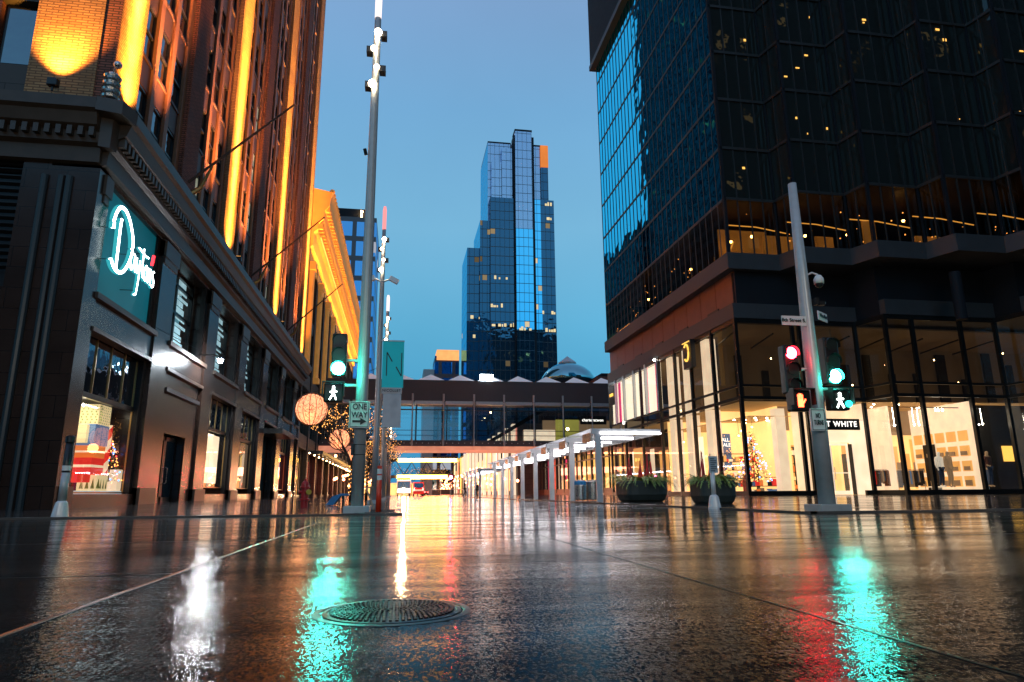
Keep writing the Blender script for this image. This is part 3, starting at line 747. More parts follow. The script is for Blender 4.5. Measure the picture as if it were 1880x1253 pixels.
# bay 4: dark canopy over an entrance
a, c = OPEN[4]
MB().box(-11.4, XL + 1.5, a - .2, c + .2, 5.3, 5.7).build('canopy', 'black', ds)
MB().box(-11.9, -11.8, a + .4, c - .4, 3.4, 3.5).box(-11.9, -11.8, a + .4, a + .5, 0, 6).box(-11.9, -11.8, a + 2.9, a + 3.0, 0, 6).box(-11.9, -11.8, c - .5, c - .4, 0, 6).build('entrance_frame', 'frame_dk', ds)
q_x(-11.88, a + .4, c - .4, .05, 6.2).build('entrance_glass', 'glass_teal', ds)
a, c = OPEN[5]
MB().box(-11.95, -11.9, a + .3, c - .3, .9, 4.2).build('display_wall', 'lit_red', ds)
a, c = OPEN[6]
MB().box(-11.95, -11.9, a + .3, c - .2, .9, 4.2).build('display_wall', 'lit_gold', ds)

# bay 0 holiday display: things standing in the window
a, c = OPEN[0]
MB().box(-13.9, -11.55, a + .1, c - .1, .45, .62).build('display_floor', 'snow', ds)
MB().box(-14.1, -13.95, a + .1, c - .1, .5, 4.0).build('display_back', 'dark_room', ds)
def gift(y0, y1, z0, z1, x0, x1, mat, label, extra=None):
    y0 += 2.15; y1 += 2.15; z0 = .62 + (z0 - .62) * 1.07; z1 = .62 + (z1 - .62) * 1.07; x0 += .35; x1 += .35
    t = thing('gift_box', ((x0 + x1) / 2, (y0 + y1) / 2, z0), label, 'gift box', 'boxes stacked in the display window')
    MB().box(x0, x1, y0, y1, z0, z1).build('box', mat, t, bevel=.01)
    e = MB(); xf = x1 + .004
    if extra == 'dots':
        for r in range(7):
            for k in range(6):
                yy = y0 + (k + .5 + .25 * (r % 2)) * (y1 - y0) / 6.5; zz = z0 + (r + .6) * (z1 - z0) / 7.4
                e.quad((xf, yy - .035, zz), (xf, yy, zz - .04), (xf, yy + .035, zz), (xf, yy, zz + .04))
                e.quad((yy - y0 + x0, y0 - .004, zz), (yy - y0 + x0 + .035, y0 - .004, zz - .04), (yy - y0 + x0 + .07, y0 - .004, zz), (yy - y0 + x0 + .035, y0 - .004, zz + .04))
        e.build('dots', 'leaf', t)
    elif extra == 'band':
        e.box(x0 - .01, x1 + .01, y0 - .01, y1 + .01, z0 + (z1 - z0) * .42, z0 + (z1 - z0) * .58); e.build('ribbon', 'lit_ivory', t)
    elif extra == 'trees':
        for k in range(4):
            yy = y0 + (k + .5) * (y1 - y0) / 4
            e.quad((xf, yy - .07, z0 + .08), (xf, yy + .07, z0 + .08), (xf, yy, z0 + (z1 - z0) * .8))
            e.quad((x0 + .1 + k * .2, y0 - .004, z0 + .08), (x0 + .24 + k * .2, y0 - .004, z0 + .08), (x0 + .17 + k * .2, y0 - .004, z0 + (z1 - z0) * .8))
        e.build('tree_motif', 'leaf', t)
gift(26.1, 27.2, 3.0, 3.72, -12.9, -12.0, 'lit_dots', 'cream box with green dots, topmost in the display window', 'dots')
gift(25.95, 27.2, 2.25, 2.99, -12.95, -12.0, 'lit_sky', 'blue box with a snow scene under the dotted box', None)
gift(25.7, 25.93, 2.3, 2.95, -12.6, -12.2, 'lit_dots', 'narrow cream box at the left edge of the blue box', None)
gift(26.3, 27.2, 1.8, 2.24, -12.8, -12.05, 'lit_orange', 'orange and red box under the blue box', 'band')
gift(26.0, 27.1, 1.2, 1.79, -12.8, -12.0, 'lit_redbox', 'large red box with pale ribbon in the middle of the stack', 'band')
gift(25.75, 26.3, .92, 1.19, -12.7, -12.1, 'lit_redbox', 'low red box at the left foot of the stack', None)
gift(26.4, 27.4, .63, 1.19, -12.6, -11.9, 'lit_dots', 'cream box with little green fir trees at the foot of the stack', 'trees')
gift(28.6, 29.3, .63, 1.45, -12.6, -12.0, 'lit_ivory', 'plain white plinth box right of the striped pole', None)
# striped pole
t = thing('striped_pole', (-11.85, 29.9, .62), 'tall red and white spiral striped pole in the display window', 'candy pole')
for ph, mt, nm in ((0, 'lit_redbox', 'red_stripe'), (math.pi, 'lit_ivory', 'white_stripe')):
    b = MB(); n = 90; r = .11
    for k in range(n + 1):
        z = .62 + k * 2.65 / n; t0 = ph + k * .21; w_ = math.pi
        for s_ in range(7):
            tt = t0 + w_ * s_ / 6; b.v.append((-11.85 + r * math.cos(tt), 29.9 + r * math.sin(tt), z))
    for k in range(n):
        for s_ in range(6): i0 = k * 7 + s_; b.f.append((i0, i0 + 1, i0 + 8, i0 + 7))
    b.build(nm, mt, t)
def little_tree(x, y, z, h, r, label, cat='christmas tree', big=False):
    t = thing('christmas_tree', (x, y, z), label, cat)
    b = MB(); rg = random.Random(5)
    for k in range(900 if big else 420):
        u = rg.random() ** .7; zz = z + h * (1 - u) ; rr = r * u * rg.uniform(.55, 1); a = rg.uniform(0, 6.28)
        c = Vector((x + rr * math.cos(a), y + rr * math.sin(a), zz)); d = Vector((math.cos(a), math.sin(a), rg.uniform(-.5, .1))) * .12 * (h / 2)
        s_ = Vector((-math.sin(a), math.cos(a), 0)) * .03 * (h / 2)
        b.quad(c - s_, c + s_, c + d + s_ * .3, c + d - s_ * .3)
    b.build('foliage', 'leaf', t)
    MB().tube([(x, y, z), (x, y, z + h * .9)], .03, 6).build('trunk', 'bark', t)
    for nm, mt, cnt in (('gold_bulbs', 'bulb_small', 50), ('blue_bulbs', M.setdefault('blue_b', emit('blue_bulb', (.04, .2, 1), 14, mis=False)), 22), ('red_bulbs', M.setdefault('red_b', emit('red_bulb', (1, .05, .04), 9, mis=False)), 22)):
        e = MB()
        for k in range(cnt * (2 if big else 1)):
            u = rg.random() ** .7; a = rg.uniform(0, 6.28); rr = r * u * 1.02
            e.ball((x + rr * math.cos(a), y + rr * math.sin(a), z + h * (1 - u)), .028 if not big else .04, 6)
        e.build(nm, mt, t)
little_tree(-11.95, 30.6, 1.0, 1.7, .5, 'small dark fir with coloured bulbs in the holiday display window')
sl = thing('spotlight_bar', (-12.0, 27, 3.8), 'row of small warm spotlights at the top of the holiday display window', 'spotlights')
for yy in (26.2, 26.6, 27.9, 29.8): MB().ball((-12.1, yy, 3.86), .05, 10).build('bulb', 'bulb_white', sl)
MB().tube([(-12.1, 25.8, 3.93), (-12.1, 30.5, 3.93)], .02, 6).build('rail', 'black', sl)
lamp('AREA', 'display_lamp', (-11.9, 27.2, 3.85), (1, .8, .55), 60, aim=(-12.6, 27.2, 1), size=1.2)
MB().tube([(-11.44, YF + 1.32, .55), (-11.44, YF + 1.32, 3.9)], .01, 4)

# script neon sign
ns = thing('neon_sign', (-10.75, 27, 8.3), 'white neon script sign with a red apostrophe over the holiday window', 'sign')
XS = -10.72
S = dict(
 D=[(25.24, 8.93), (25.44, 8.75), (25.77, 8.66), (26.15, 8.7), (26.46, 8.89), (26.78, 9.3), (26.96, 9.8), (26.92, 10.27), (26.66, 10.67), (26.33, 10.97), (25.92, 11.14), (25.53, 11.09), (25.27, 10.85), (25.11, 10.5), (25.12, 10.09)],
 stem=[(25.69, 10.68), (25.66, 10.31), (25.67, 9.84), (25.69, 9.33), (25.70, 8.92), (25.73, 8.70)],
 a=[(27.28, 9.84), (27.06, 9.78), (26.98, 9.46), (27.05, 9.2), (27.2, 9.2), (27.32, 9.49), (27.34, 9.82), (27.40, 9.42), (27.5, 9.2), (27.56, 9.3)],
 y=[(27.56, 9.80), (27.6, 9.4), (27.74, 9.22), (27.86, 9.46), (27.89, 9.8), (27.92, 9.26), (27.9, 8.81), (27.82, 8.37), (27.7, 8.3)],
 t=[(28.16, 10.4), (28.17, 9.79), (28.22, 9.31), (28.36, 9.21)],
 bar=[(27.68, 10.26), (28.0, 10.22), (28.39, 10.18), (28.73, 10.2)],
 o=[(28.58, 9.81), (28.44, 9.6), (28.47, 9.27), (28.62, 9.19), (28.74, 9.42), (28.72, 9.72), (28.58, 9.81)],
 n=[(28.86, 9.8), (28.87, 9.5), (28.88, 9.17), (28.94, 9.58), (29.05, 9.8), (29.13, 9.54), (29.17, 9.17)],
 s=[(29.5, 9.82), (29.36, 9.8), (29.33, 9.62), (29.5, 9.46), (29.54, 9.25), (29.42, 9.14), (29.28, 9.2)],
 apostrophe=[(29.27, 10.5), (29.24, 10.3), (29.18, 10.06)])
def smooth_pts(p, n=5):
    out = []
    for k in range(len(p) - 1):
        p0 = p[max(k - 1, 0)]; p1 = p[k]; p2 = p[k + 1]; p3 = p[min(k + 2, len(p) - 1)]
        for i in range(n):
            t = i / n
            out.append(tuple(.5 * ((2 * p1[d]) + (-p0[d] + p2[d]) * t + (2 * p0[d] - 5 * p1[d] + 4 * p2[d] - p3[d]) * t * t + (-p0[d] + 3 * p1[d] - 3 * p2[d] + p3[d]) * t ** 3) for d in (0, 1)))
    return out + [p[-1]]
for k, pts in S.items():
    sm = smooth_pts(pts); r = .075 if k in ('D', 'stem') else .036
    lb = 'letter_' + k if k not in ('bar', 'stem', 'apostrophe') else ('apostrophe' if k == 'apostrophe' else 'letter_stroke')
    MB().tube([(XS, y, z) for y, z in sm], r if k != 'apostrophe' else .06, 8).build(lb, 'neon_red' if k == 'apostrophe' else 'neon', ns, smooth=True)
hb = MB()
for k, pts in S.items():
    if k != 'apostrophe': hb.tube([(XS - .05, y, z) for y, z in smooth_pts(pts)], .10 if k in ('D', 'stem') else .07, 8)
hb.build('letter_halo', 'neon_halo', ns, smooth=True)  # halo around the neon built as a dim glowing outline
hb = MB()
for y, z in ((25.1, 10.1), (25.2, 8.9), (26.9, 9.7), (27.8, 8.5), (29.4, 9.5), (28.2, 10.2)): hb.tube([(-11.3, y, z), (XS - .05, y, z)], .015, 5)
hb.build_each('standoff', 'black', ns)

# flagpoles
for k, (yy, lb) in enumerate(((33.0, 'slanting flagpole nearest the street corner on the brick wall'), (47.9, 'slanting flagpole on the second unlit brick pier'), (64.3, 'slanting flagpole farthest along the brick wall'))):
    t = thing('flagpole', (-10.95, yy, 15.7), lb, 'flagpole', 'flagpoles on the brick wall')
    MB().tube([(-10.9, yy, 15.75), (-6.1, yy, 20.55)], [.075, .05], 8).ball((-6.1, yy, 20.55), .07, 8).build('pole', 'frame_gold' if k == 9 else 'bark', t)
    MB().tube([(-11, yy, 14.9), (-10.3, yy, 15.5), (-9.8, yy, 16.8)], [.16, .12, .04], 8).build('bracket', 'frame_gold', t)
# bright wall lamp
t = thing('street_light', (-9.9, 38, 7.62), 'dazzling white lamp on a short bracket between the first upper windows', 'lamp')
MB().tube([(-11.1, 38, 7.95), (-10.2, 38, 7.95), (-9.92, 38, 7.85)], .04, 8).build('bracket', 'black', t)
MB().lathe((-9.9, 38, 7.66), [(.06, .2), (.2, .1), (.2, .06)], 14).build('lamp_shade', 'black', t)
MB().ball((-9.9, 38, 7.62), .13, 14).build('bulb', 'flood', t, smooth=True)

# ------------------------------------------------------------------ second store with the floodlit cornice
s2 = thing('corniced_store', (-16, 110, 0), 'pale stone store with a bright amber floodlit cornice beyond the brick building', 'building')
Y0, Y1 = 75.9, 152.0
b = MB()
nb = 9; bw = (Y1 - Y0) / nb
for k in range(nb + 1):
    y = Y0 + k * bw; b.box(-12.4, XL, max(Y0, y - .7), min(Y1, y + .7), -.3, 29)
for z0, z1 in ((5.6, 7.2), (12.6, 14.4), (19.6, 21.0), (27, 29.5)): b.box(-12.4, XL - .12, Y0, Y1, z0, z1)
b.box(-40, -12.6, Y0, Y1, 0, 36)
b.build('wall', 'stone_dk', s2)
b = MB()
for k in range(4):
    y = Y0 + k * bw * 1; b.tube([(XL + .15, y + 1.0, 14.4), (XL + .15, y + 1.0, 26)], .42, 12).box(XL - .1, XL + .7, y + .4, y + 1.6, 26, 27).box(XL - .1, XL + .7, y + .4, y + 1.6, 14, 14.6)
b.build_each('column', 'floodlit_glow', s2)
b = MB()
prof2 = [(0, 28.6), (.25, 28.8), (.3, 30.4), (.7, 30.8), (.75, 31.6), (1.3, 32.2), (1.4, 33.2), (1.9, 33.9), (2.0, 34.9), (2.2, 35.6), (0, 36)]
b.extr([(XL + p, z) for p, z in prof2] + [(XL - 1, 36), (XL - 1, 28.6)], 'y', Y0, Y1)
b.build('cornice', 'floodlit_glow', s2)
b = MB(); y = Y0 + .3
while y < Y1 - .5:
    b.box(XL + .7, XL + 1.25, y, y + .35, 31.0, 31.7).box(XL + 1.35, XL + 1.95, y, y + .5, 33.2, 33.8)
    b.ball((XL + 2.05, y + .3, 35.9), .35, 6); y += 1.1
b.build('dentils', 'floodlit_glow', s2)['kind'] = 'stuff'
MB().box(XL + 1.0, XL + 1.12, Y0 + .5, Y1 - .5, 29.9, 30.0).build_each('light_strip', emit('amber_strip', (1, .52, .10), 2), s2)
for k in range(6):
    lamp('AREA', 'cornice_lamp', (XL + 1.6, Y0 + 6 + k * 12.8, 27.0), AMB, 1500, aim=(XL + .6, Y0 + 6 + k * 12.8, 32), shape='RECTANGLE', size=11, size_y=.4)
rg2 = random.Random(2)
for k in range(nb):
    y0 = Y0 + k * bw + .7; y1 = y0 + bw - 1.4
    for (z0, z1, mt, rm) in ((7.2, 12.6, 'glass_dim', 'lit_teal'), (14.4, 19.6, 'pane_dk', None), (21, 27, 'pane_dk', None)):
        f = MB(); x = -11.7
        for yy in (y0, (y0 + y1) / 2 - .08, y1 - .16): f.box(x - .08, x + .08, yy, yy + .16, z0, z1)
        f.box(x - .07, x + .07, y0, y1, (z0 + z1) / 2, (z0 + z1) / 2 + .14)
        fo = f.build('window', 'frame_dk', s2); q_x(x, y0, y1, z0, z1).build('pane', mt, fo)
        if rm: q_x(-12.3, y0, y1, z0, z1).build('room_wall', rm, s2)
    mt = ['lit_gold', 'lit_red', 'lit_red', 'lit_gold', 'lit_red', 'lit_gold', 'lit_ivory', 'lit_gold', 'lit_gold'][k]
    MB().box(-11.9, -11.8, y0, y1, .4, 4.6).build('display_wall', mt, s2); MB().box(-11.8, -11.75, y0 + .6, y0 + 2.6, .5, 3.2).box(-11.8, -11.75, y0 + 3.6, y0 + 4.6, .5, 2.4).build_each('display_panel', rg2.choice(('lit_ivory', 'lit_gold2', 'lit_pink', 'dark_room')), s2)
    q_x(-11.5, y0, y1, .4, 5.4).build('shop_window', 'glass_store', s2)
    f = MB()
    for q in range(4): yy = y0 + (y1 - y0) * q / 3; f.box(-11.56, -11.44, yy - .07, yy + .07, 0, 5.5)
    f.box(-12.4, -11.44, y0, y1, -.2, .4).build('shop_frame', 'frame_dk', s2)
MB().box(XL - .2, XL + 1.6, Y0 + 10, Y1, 5.3, 5.7).build('canopy', 'black', s2)
b = MB()
for k in range(16):
    b.ball((XL + .9, Y0 + 3 + k * 4.6, 5.0), .09, 6)
b.build_each('canopy_bulbs', 'bulb_warm', s2)

# farther block of the left side, office tower, hidden-side towers
bl = thing('office_tower', (-18, 250, 0), 'bluish gridded office tower rising behind the amber cornice', 'building')
MB().box(-26.5, -10.8, 230, 262, 0, 98).build('facade', 'cw_office', bl)
MB().box(-25.5, -14, 232, 258, 98, 102).build('roof_plant', 'darkband', bl)
MB().box(-16.5, -16.1, 231, 231.4, 98, 100.5).ball((-16.3, 231.2, 100.7), .5, 8).build('roof_lamp', 'bulb_warm', bl)
# far left block
fb = thing('street_block', (-13, 200, 0), 'low dark block on the left far down the street behind the lit trees', 'building')
MB().box(-40, -10.5, 158, 320, 0, 19).build('wall', 'stone_dk', fb)
MB().box(-10.49, -10.4, 160, 315, .6, 4.4).build('shop_window', 'far_gold', fb)
def mirror_block(name, x0, x1, y0, y1, h, label, mat='cw_back2'):
    t = thing(name, ((x0 + x1) / 2, (y0 + y1) / 2, 0), label, 'building')
    MB().box(x0, x1, y0, y1, 0, h).build('facade', mat, t); MB().box(x0 + 2, x1 - 2, y0 + 2, y1 - 2, h, h + 4).build('roof_plant', 'darkband', t)
mirror_block('tower_block', -95, -52, 160, 236, 290, 'very tall dark tower mirrored in the right hand glass wall')
mirror_block('tower_block', -95, -50, 237, 420, 104, 'broad dark block mirrored low in the right hand glass wall')
mirror_block('rear_block', 24, 190, -75, -34, 135, 'broad dark block across the crossing mirrored in the front glass', 'cw_back')
mirror_block('rear_block', -140, -14, -75, -34, 38, 'broad dark block behind the crossing on the store side', 'cw_back')

# ------------------------------------------------------------------ glass skyscraper, right
tw = thing('glass_skyscraper', (40, 52, 0), 'huge dark glass skyscraper over a copper banded shopping podium on the right', 'building')
XR, YN, YE = 21.0, 38.5, 65.0
# stepped front outline
front = [(21.0, 38.5)]
x, y = 21.0, 38.5
for k in range(9):
    x += 3.65; front.append((x, y)); x += .38; y -= 1.7; front.append((x, y))
front.append((x + 25, y))
b = MB(); ZG = 15.7; ZT = 120.0
def wallpoly(b, pts, z0, z1, d=(0, 0)):
    for (xa, ya), (xb, yb) in zip(pts[:-1], pts[1:]): b.quad((xa + d[0], ya + d[1], z0), (xb + d[0], yb + d[1], z0), (xb + d[0], yb + d[1], z1), (xa + d[0], ya + d[1], z1))
g = MB(); wallpoly(g, [(21, 65), (21, 38.5)], ZG + 3.9, ZT); wallpoly(g, [(60, 65), (21, 65)], ZG, ZT)
g2 = MB(); wallpoly(g2, front, ZG + 3.9, ZT); g2.build('front_glass', 'frontglass', tw); g.build('glass_wall', 'bigglass', tw)
g = MB(); wallpoly(g, [(21, 65), (21, 38.5)] + front[1:], ZG, ZG + 3.9); g.build('lower_glass', 'lowglass', tw)
m_ = MB()
def bars(p, q, step, z0, z1, w=.07, d=.14, out=(0, 0)):
    L = math.hypot(q[0] - p[0], q[1] - p[1]); n = max(1, round(L / step)); ux, uy = (q[0] - p[0]) / L, (q[1] - p[1]) / L; nx, ny = uy, -ux
    for k in range(n + 1):
        cx = p[0] + ux * L * k / n; cy = p[1] + uy * L * k / n
        m_.obox((cx + nx * d / 2, cy + ny * d / 2, (z0 + z1) / 2), (ux * w / 2, uy * w / 2, 0), (nx * d / 2, ny * d / 2, 0), (0, 0, (z1 - z0) / 2))
def rails(p, q, zs, h=.14, d=.12):
    L = math.hypot(q[0] - p[0], q[1] - p[1]); ux, uy = (q[0] - p[0]) / L, (q[1] - p[1]) / L; nx, ny = uy, -ux
    for z in zs: m_.obox(((p[0] + q[0]) / 2 + nx * d / 2, (p[1] + q[1]) / 2 + ny * d / 2, z), (ux * L / 2, uy * L / 2, 0), (nx * d / 2, ny * d / 2, 0), (0, 0, h / 2))
segs = [((21, 65), (21, 38.5))] + list(zip(front[:-1], front[1:]))
for i, (p, q) in enumerate(segs):
    bars(p, q, .95 if i == 0 else .9, ZG, 62 if i else 62, w=.07, d=.035 if i == 0 else .08)
    rails(p, q, [ZG + 3.9 + 3.75 * k for k in range(12)], h=.2, d=.04 if i == 0 else .1)
m_.build('mullion', 'mull_grey', tw)
m_ = MB()
bars_pts = front[::2]
for (px_, py_) in front: m_.box(px_ - .10, px_ + .10, py_ - .10, py_ + .10, ZG, 62)
m_.build_each('corner_mullion', 'darkband', tw)
# mechanical band high up that overhangs
MB().box(20.45, 40, 37.4, 65.6, 48.6, 66).build('mechanical_band', 'darkband', tw)
MB().box(20.35, 40, 37.3, 65.7, 48.0, 48.6).build('band_edge', 'concrete', tw)
# low lit hall behind the first glass storey
_c = MB(); _o = [(21.1, 64.9), (21.1, 38.6)] + [(p_[0] + .08, p_[1] + .08) for p_ in front[1:]] + [(front[-1][0], 64.9)]
_n = len(_o); _c.v = [(p_[0], p_[1], ZG + 3.89) for p_ in _o]; _c.f = [tuple(range(_n))]; _c.build('hall_ceiling', 'hall_dark', tw)
MB().box(27, 27.2, 44, 64.5, ZG, ZG + 3.8).box(22, 60, 46, 46.2, ZG, ZG + 3.8).build('hall_wall', 'hall_dark', tw)
hb = MB(); rg = random.Random(11)
for x_, y_ in ((23.4, 39.6), (27.3, 39.4), (33.5, 37.5), (29.8, 38.4), (22.3, 47), (22.2, 56), (36, 36.2), (22.6, 41)):
    hb.ball((x_, y_, ZG + rg.uniform(.9, 2.8)), .10, 8)
hb.build_each('hall_lamp', emit('hall_lamp', (1, .55, .16), 45), tw)
hb = MB()
for k in range(46): hb.ball((rg.uniform(21.6, 24), rg.uniform(40, 64.5), ZG + rg.uniform(.4, 3.2)), rg.uniform(.02, .05), 5)
for k in range(40): hb.ball((rg.uniform(22, 44), 39.8 - (k % 4), ZG + rg.uniform(.4, 3.4)), rg.uniform(.02, .05), 5)
for k in range(8): hb.box(22.0, 22.06, 61.0 + k * .45, 61.12 + k * .45, ZG + .9, ZG + .98)
hb.build_each('hall_bulbs', 'bulb_small', tw)
hb = MB()
for k in range(6): x_ = 22 + k * 4; hb.tube([(x_, 40.5 - k * 1.1, ZG + 2.9), (x_ + 2.6, 41.0 - k * 1.1, ZG + 3.1), (x_ + 4.4, 40.2 - k * 1.1, ZG + 2.4)], .04, 5)
for k in range(4): hb.tube([(22 + k * 4.5, 41 - k, ZG + .2), (22.8 + k * 4.5, 41 - k, ZG + 1.9)], .05, 5)
hb.build_each('hall_light_line', M.setdefault('gold_line', emit('gold_line', (1, .50, .10), 1.6, mis=False)), tw)
hb = MB()
for k in range(34):
    seg_ = rg.choice(list(zip(front[:-1], front[1:]))[::2][:6]); t_ = rg.uniform(.05, .9); xx = seg_[0][0] + (seg_[1][0] - seg_[0][0]) * t_; zz = rg.uniform(21, 46)
    hb.box(xx, xx + rg.uniform(.05, .3), seg_[0][1] - .05, seg_[0][1] - .03, zz, zz + rg.uniform(.06, .2))
hb.build_each('office_lamp', 'gold_line', tw)
hb = MB().box(22.2, 26, 42, 42.1, ZG + .1, ZG + 3.2).box(25.2, 28, 41.2, 41.3, ZG + .1, ZG + 2.6).box(28.4, 29.8, 39.9, 40, ZG + .3, ZG + 2.2).box(31.2, 32.2, 38.6, 38.7, ZG + .1, ZG + 3.0).box(34.6, 36.6, 37.9, 38, ZG + .2, ZG + 1.8).box(23.8, 23.9, 46, 50, ZG + .1, ZG + 2.6).box(23.8, 23.9, 54, 56, ZG + .1, ZG + 2)
hb.build_each('gold_glow_panel', 'room_gold', tw)  # golden patches of hall light put in as glowing panels
hb = MB()
for k in range(0):
    xx = rg.uniform(23, 44); yy = 38.0 - (xx - 21) * .42; zz = rg.uniform(20, 45)
    hb.box(xx, xx + rg.uniform(.1, .5), yy - .6 - 1.3, yy - .55 - 1.3, zz, zz + rg.uniform(.08, .25))
# ledge, copper band, second ledge
def prism(b, pts, z0, z1):
    n = len(pts); i = len(b.v)
    b.v += [(p[0], p[1], z0) for p in pts] + [(p[0], p[1], z1) for p in pts]
    b.f.append(tuple(range(i, i + n))[::-1]); b.f.append(tuple(range(i + n, i + 2 * n)))
    for k in range(n): b.f.append((i + k, i + (k + 1) % n, i + n + (k + 1) % n, i + n + k))
xe, ye = front[-1]
outl = [(20.75, 65.25), (20.75, 38.25)] + [(p[0] - (.0 if k % 2 else .25) , p[1] - .25) for k, p in enumerate(front[1:])] + [(xe, 65.25)]
b = MB(); prism(b, outl, 14.6, 15.7); b.build('ledge', 'concrete', tw)
b = MB(); b.box(21.35, 21.4, 38.75, 65, 12.3, 14.6)
for k in range(11): b.box(21.3, 21.36, 39 + k * 2.4, 41.34 + k * 2.4, 12.34, 14.58)
b.build_each('copper_panel', 'copper', tw)
b = MB(); prism(b, [(21.3, 38.8), (29.6, 38.8), (30, 36.6), (38, 36.6), (38.4, 34.6), (90, 34.6), (90, 38), (60, 64), (21.5, 64.8)], 11.32, 14.58); b.build('podium_band', 'darkband', tw)
b = MB(); prism(b, [(20.9, 65.1), (20.9, 38.4), (29.7, 38.4), (30.1, 36.2), (38.1, 36.2), (38.5, 34.2), (90, 34.2), (90, 65)], 11.3, 12.3); b.build('podium_ledge', 'concrete', tw)
b = MB()
for k in range(5): b.box(21.2, 21.29, 41 + k * 5, 42.6 + k * 5, 12.34, 12.62)
b.build_each('vent_slot', 'black', tw)
b = MB().tube([(33.2, 33.8, 13.4), (33.2, 33.8, 10.4)], .32, 14); b.build('drain_pipe', 'darkband', tw)

# shopping podium: rooms behind glass
P = [(21, 65), (21, 38.5), (29.6, 38.5), (30, 36.3), (38, 36.3), (38.4, 34.3), (90, 34.3)]
b = MB(); 
for z0, z1, d in ((6.05, 6.25, .14), (6.85, 7.0, .14), (11.0, 11.32, .1), (-.2, .42, .16)):
    for p, q in zip(P[:-1], P[1:]):
        L = math.hypot(q[0] - p[0], q[1] - p[1]); ux, uy = (q[0] - p[0]) / L, (q[1] - p[1]) / L; nx, ny = uy, -ux
        if z0 < 0 and p == (21, 38.5):
            for xa, xb in ((21, 25.4), (28.9, 29.6)): b.box(xa, xb, 38.42, 38.6, z0, z1)
            continue
        b.obox(((p[0] + q[0]) / 2, (p[1] + q[1]) / 2, (z0 + z1) / 2), (ux * L / 2, uy * L / 2, 0), (nx * d / 2, ny * d / 2, 0), (0, 0, (z1 - z0) / 2))
b.build('podium_rail', 'frame_dk', tw)
b = MB()
for yy in (38.5, 41.9, 45.4, 48.3, 51.6, 56, 60.5, 65): b.box(20.9, 21.12, yy - .11, yy + .11, 0, 11.3)
for xx in (24.95, 25.45, 29.5): b.box(xx - .11, xx + .11, 38.4, 38.6, 0, 11.3)
for xx in (30.0, 31.9, 35.4, 38.0): b.box(xx - .11, xx + .11, 36.2, 36.42, 0, 11.3)
for xx in (38.5, 42, 46, 50): b.box(xx - .11, xx + .11, 34.2, 34.42, 0, 11.3)
b.build_each('podium_mullion', 'frame_dk', tw)
b = MB()
for yy in (43.6, 46.9, 50): b.box(21.2, 21.9, yy - .45, yy + .45, .1, 11)
b.box(23.7, 24.35, 39.3, 39.9, .1, 5.6)
b.build_each('column', 'lit_ivory', tw)
g = MB()
g.quad((21, 51.6, .3), (21, 38.5, .3), (21, 38.5, 11.2), (21, 51.6, 11.2))
g.quad((21, 65, .3), (21, 51.6, .3), (21, 51.6, 6.1), (21, 65, 6.1))
g.quad((21, 38.5, .3), (25.45, 38.5, .3), (25.45, 38.5, 11.2), (21, 38.5, 11.2))
g.quad((25.45, 38.5, 4.8), (29.5, 38.5, 4.8), (29.5, 38.5, 11.2), (25.45, 38.5, 11.2))
g.quad((29.6, 38.5, .3), (30, 36.3, .3), (30, 36.3, 11.2), (29.6, 38.5, 11.2))
g.quad((30, 36.3, .3), (38, 36.3, .3), (38, 36.3, 11.2), (30, 36.3, 11.2))
g.quad((38, 36.3, .3), (38.4, 34.3, .3), (38.4, 34.3, 11.2), (38, 36.3, 11.2))
g.quad((38.4, 34.3, .3), (90, 34.3, .3), (90, 34.3, 11.2), (38.4, 34.3, 11.2))
g.build('shop_window', 'glass_store', tw)
# interiors
b = MB().quad((21.1, 64.9, .14), (90, 64.9, .14), (90, 34.5, .14), (21.1, 38.8, .14)); b.build('shop_floor', 'lit_floor', tw)
b = MB().quad((21.15, 64.9, 5.95), (90, 64.9, 5.95), (90, 34.5, 5.95), (21.15, 38.8, 5.95)); b.quad((21.15, 51.5, 5.1), (24.8, 51.5, 5.1), (24.8, 39.2, 5.1), (21.8, 39.2, 5.1)); b.build('shop_ceiling', 'lit_ceiling', tw)
b = MB().box(27.5, 27.7, 43.5, 51.2, .1, 5.9).box(21.3, 27.5, 51.0, 51.2, .1, 5.9).box(24.5, 25.3, 40.5, 44, .1, 5.9).box(22, 25, 43.6, 43.8, .1, 5.9).build('back_wall', 'lit_cream', tw)
b = MB().box(29.6, 60, 42.3, 42.5, .1, 5.9).build('back_wall', 'lit_cream', tw)
b = MB().box(31.9, 32.1, 39.6, 42, .1, 5.9).box(35.6, 35.8, 36.6, 42, .1, 5.9).build_each('partition', 'lit_ivory', tw)
MB().box(36.1, 90, 38.5, 38.6, .1, 5.9).build('dark_partition', 'dark_room', tw)
MB().box(39.2, 40.1, 38.40, 38.48, 2.2, 3.2).build('picture', 'gold_sign', tw)
MB().box(28, 28.1, 39, 64, 6.3, 11.2).box(21, 90, 45, 45.1, 6.3, 11.2).box(21.3, 90, 38.8, 64, 11.0, 11.1).build('upper_hall_wall', 'room_brown', tw)
sd = MB(); rgb_ = random.Random(8)
for k in range(14): x_ = 22 + k * 2.1; sd.box(x_, x_ + rgb_.uniform(.4, 1.4), 44.6, 44.8, 6.9, rgb_.uniform(8.5, 10.9))
sd.build_each('inner_screen', 'dark_room', tw)
sd = MB()
for k in range(9): sd.ball((22.5 + k * 2.6, 41 + rgb_.uniform(-1, 2), rgb_.uniform(7.2, 10.5)), .05, 6)
sd.build_each('hall_bulbs', 'bulb_warm', tw)
sd = MB()
for k in range(8): sd.tube([(21.4 + k * 2.8, 39.5, 10.6), (22.3 + k * 2.8, 44, 10.6)], .06, 5)
sd.build_each('ceiling_beam', 'frame_dk', tw)
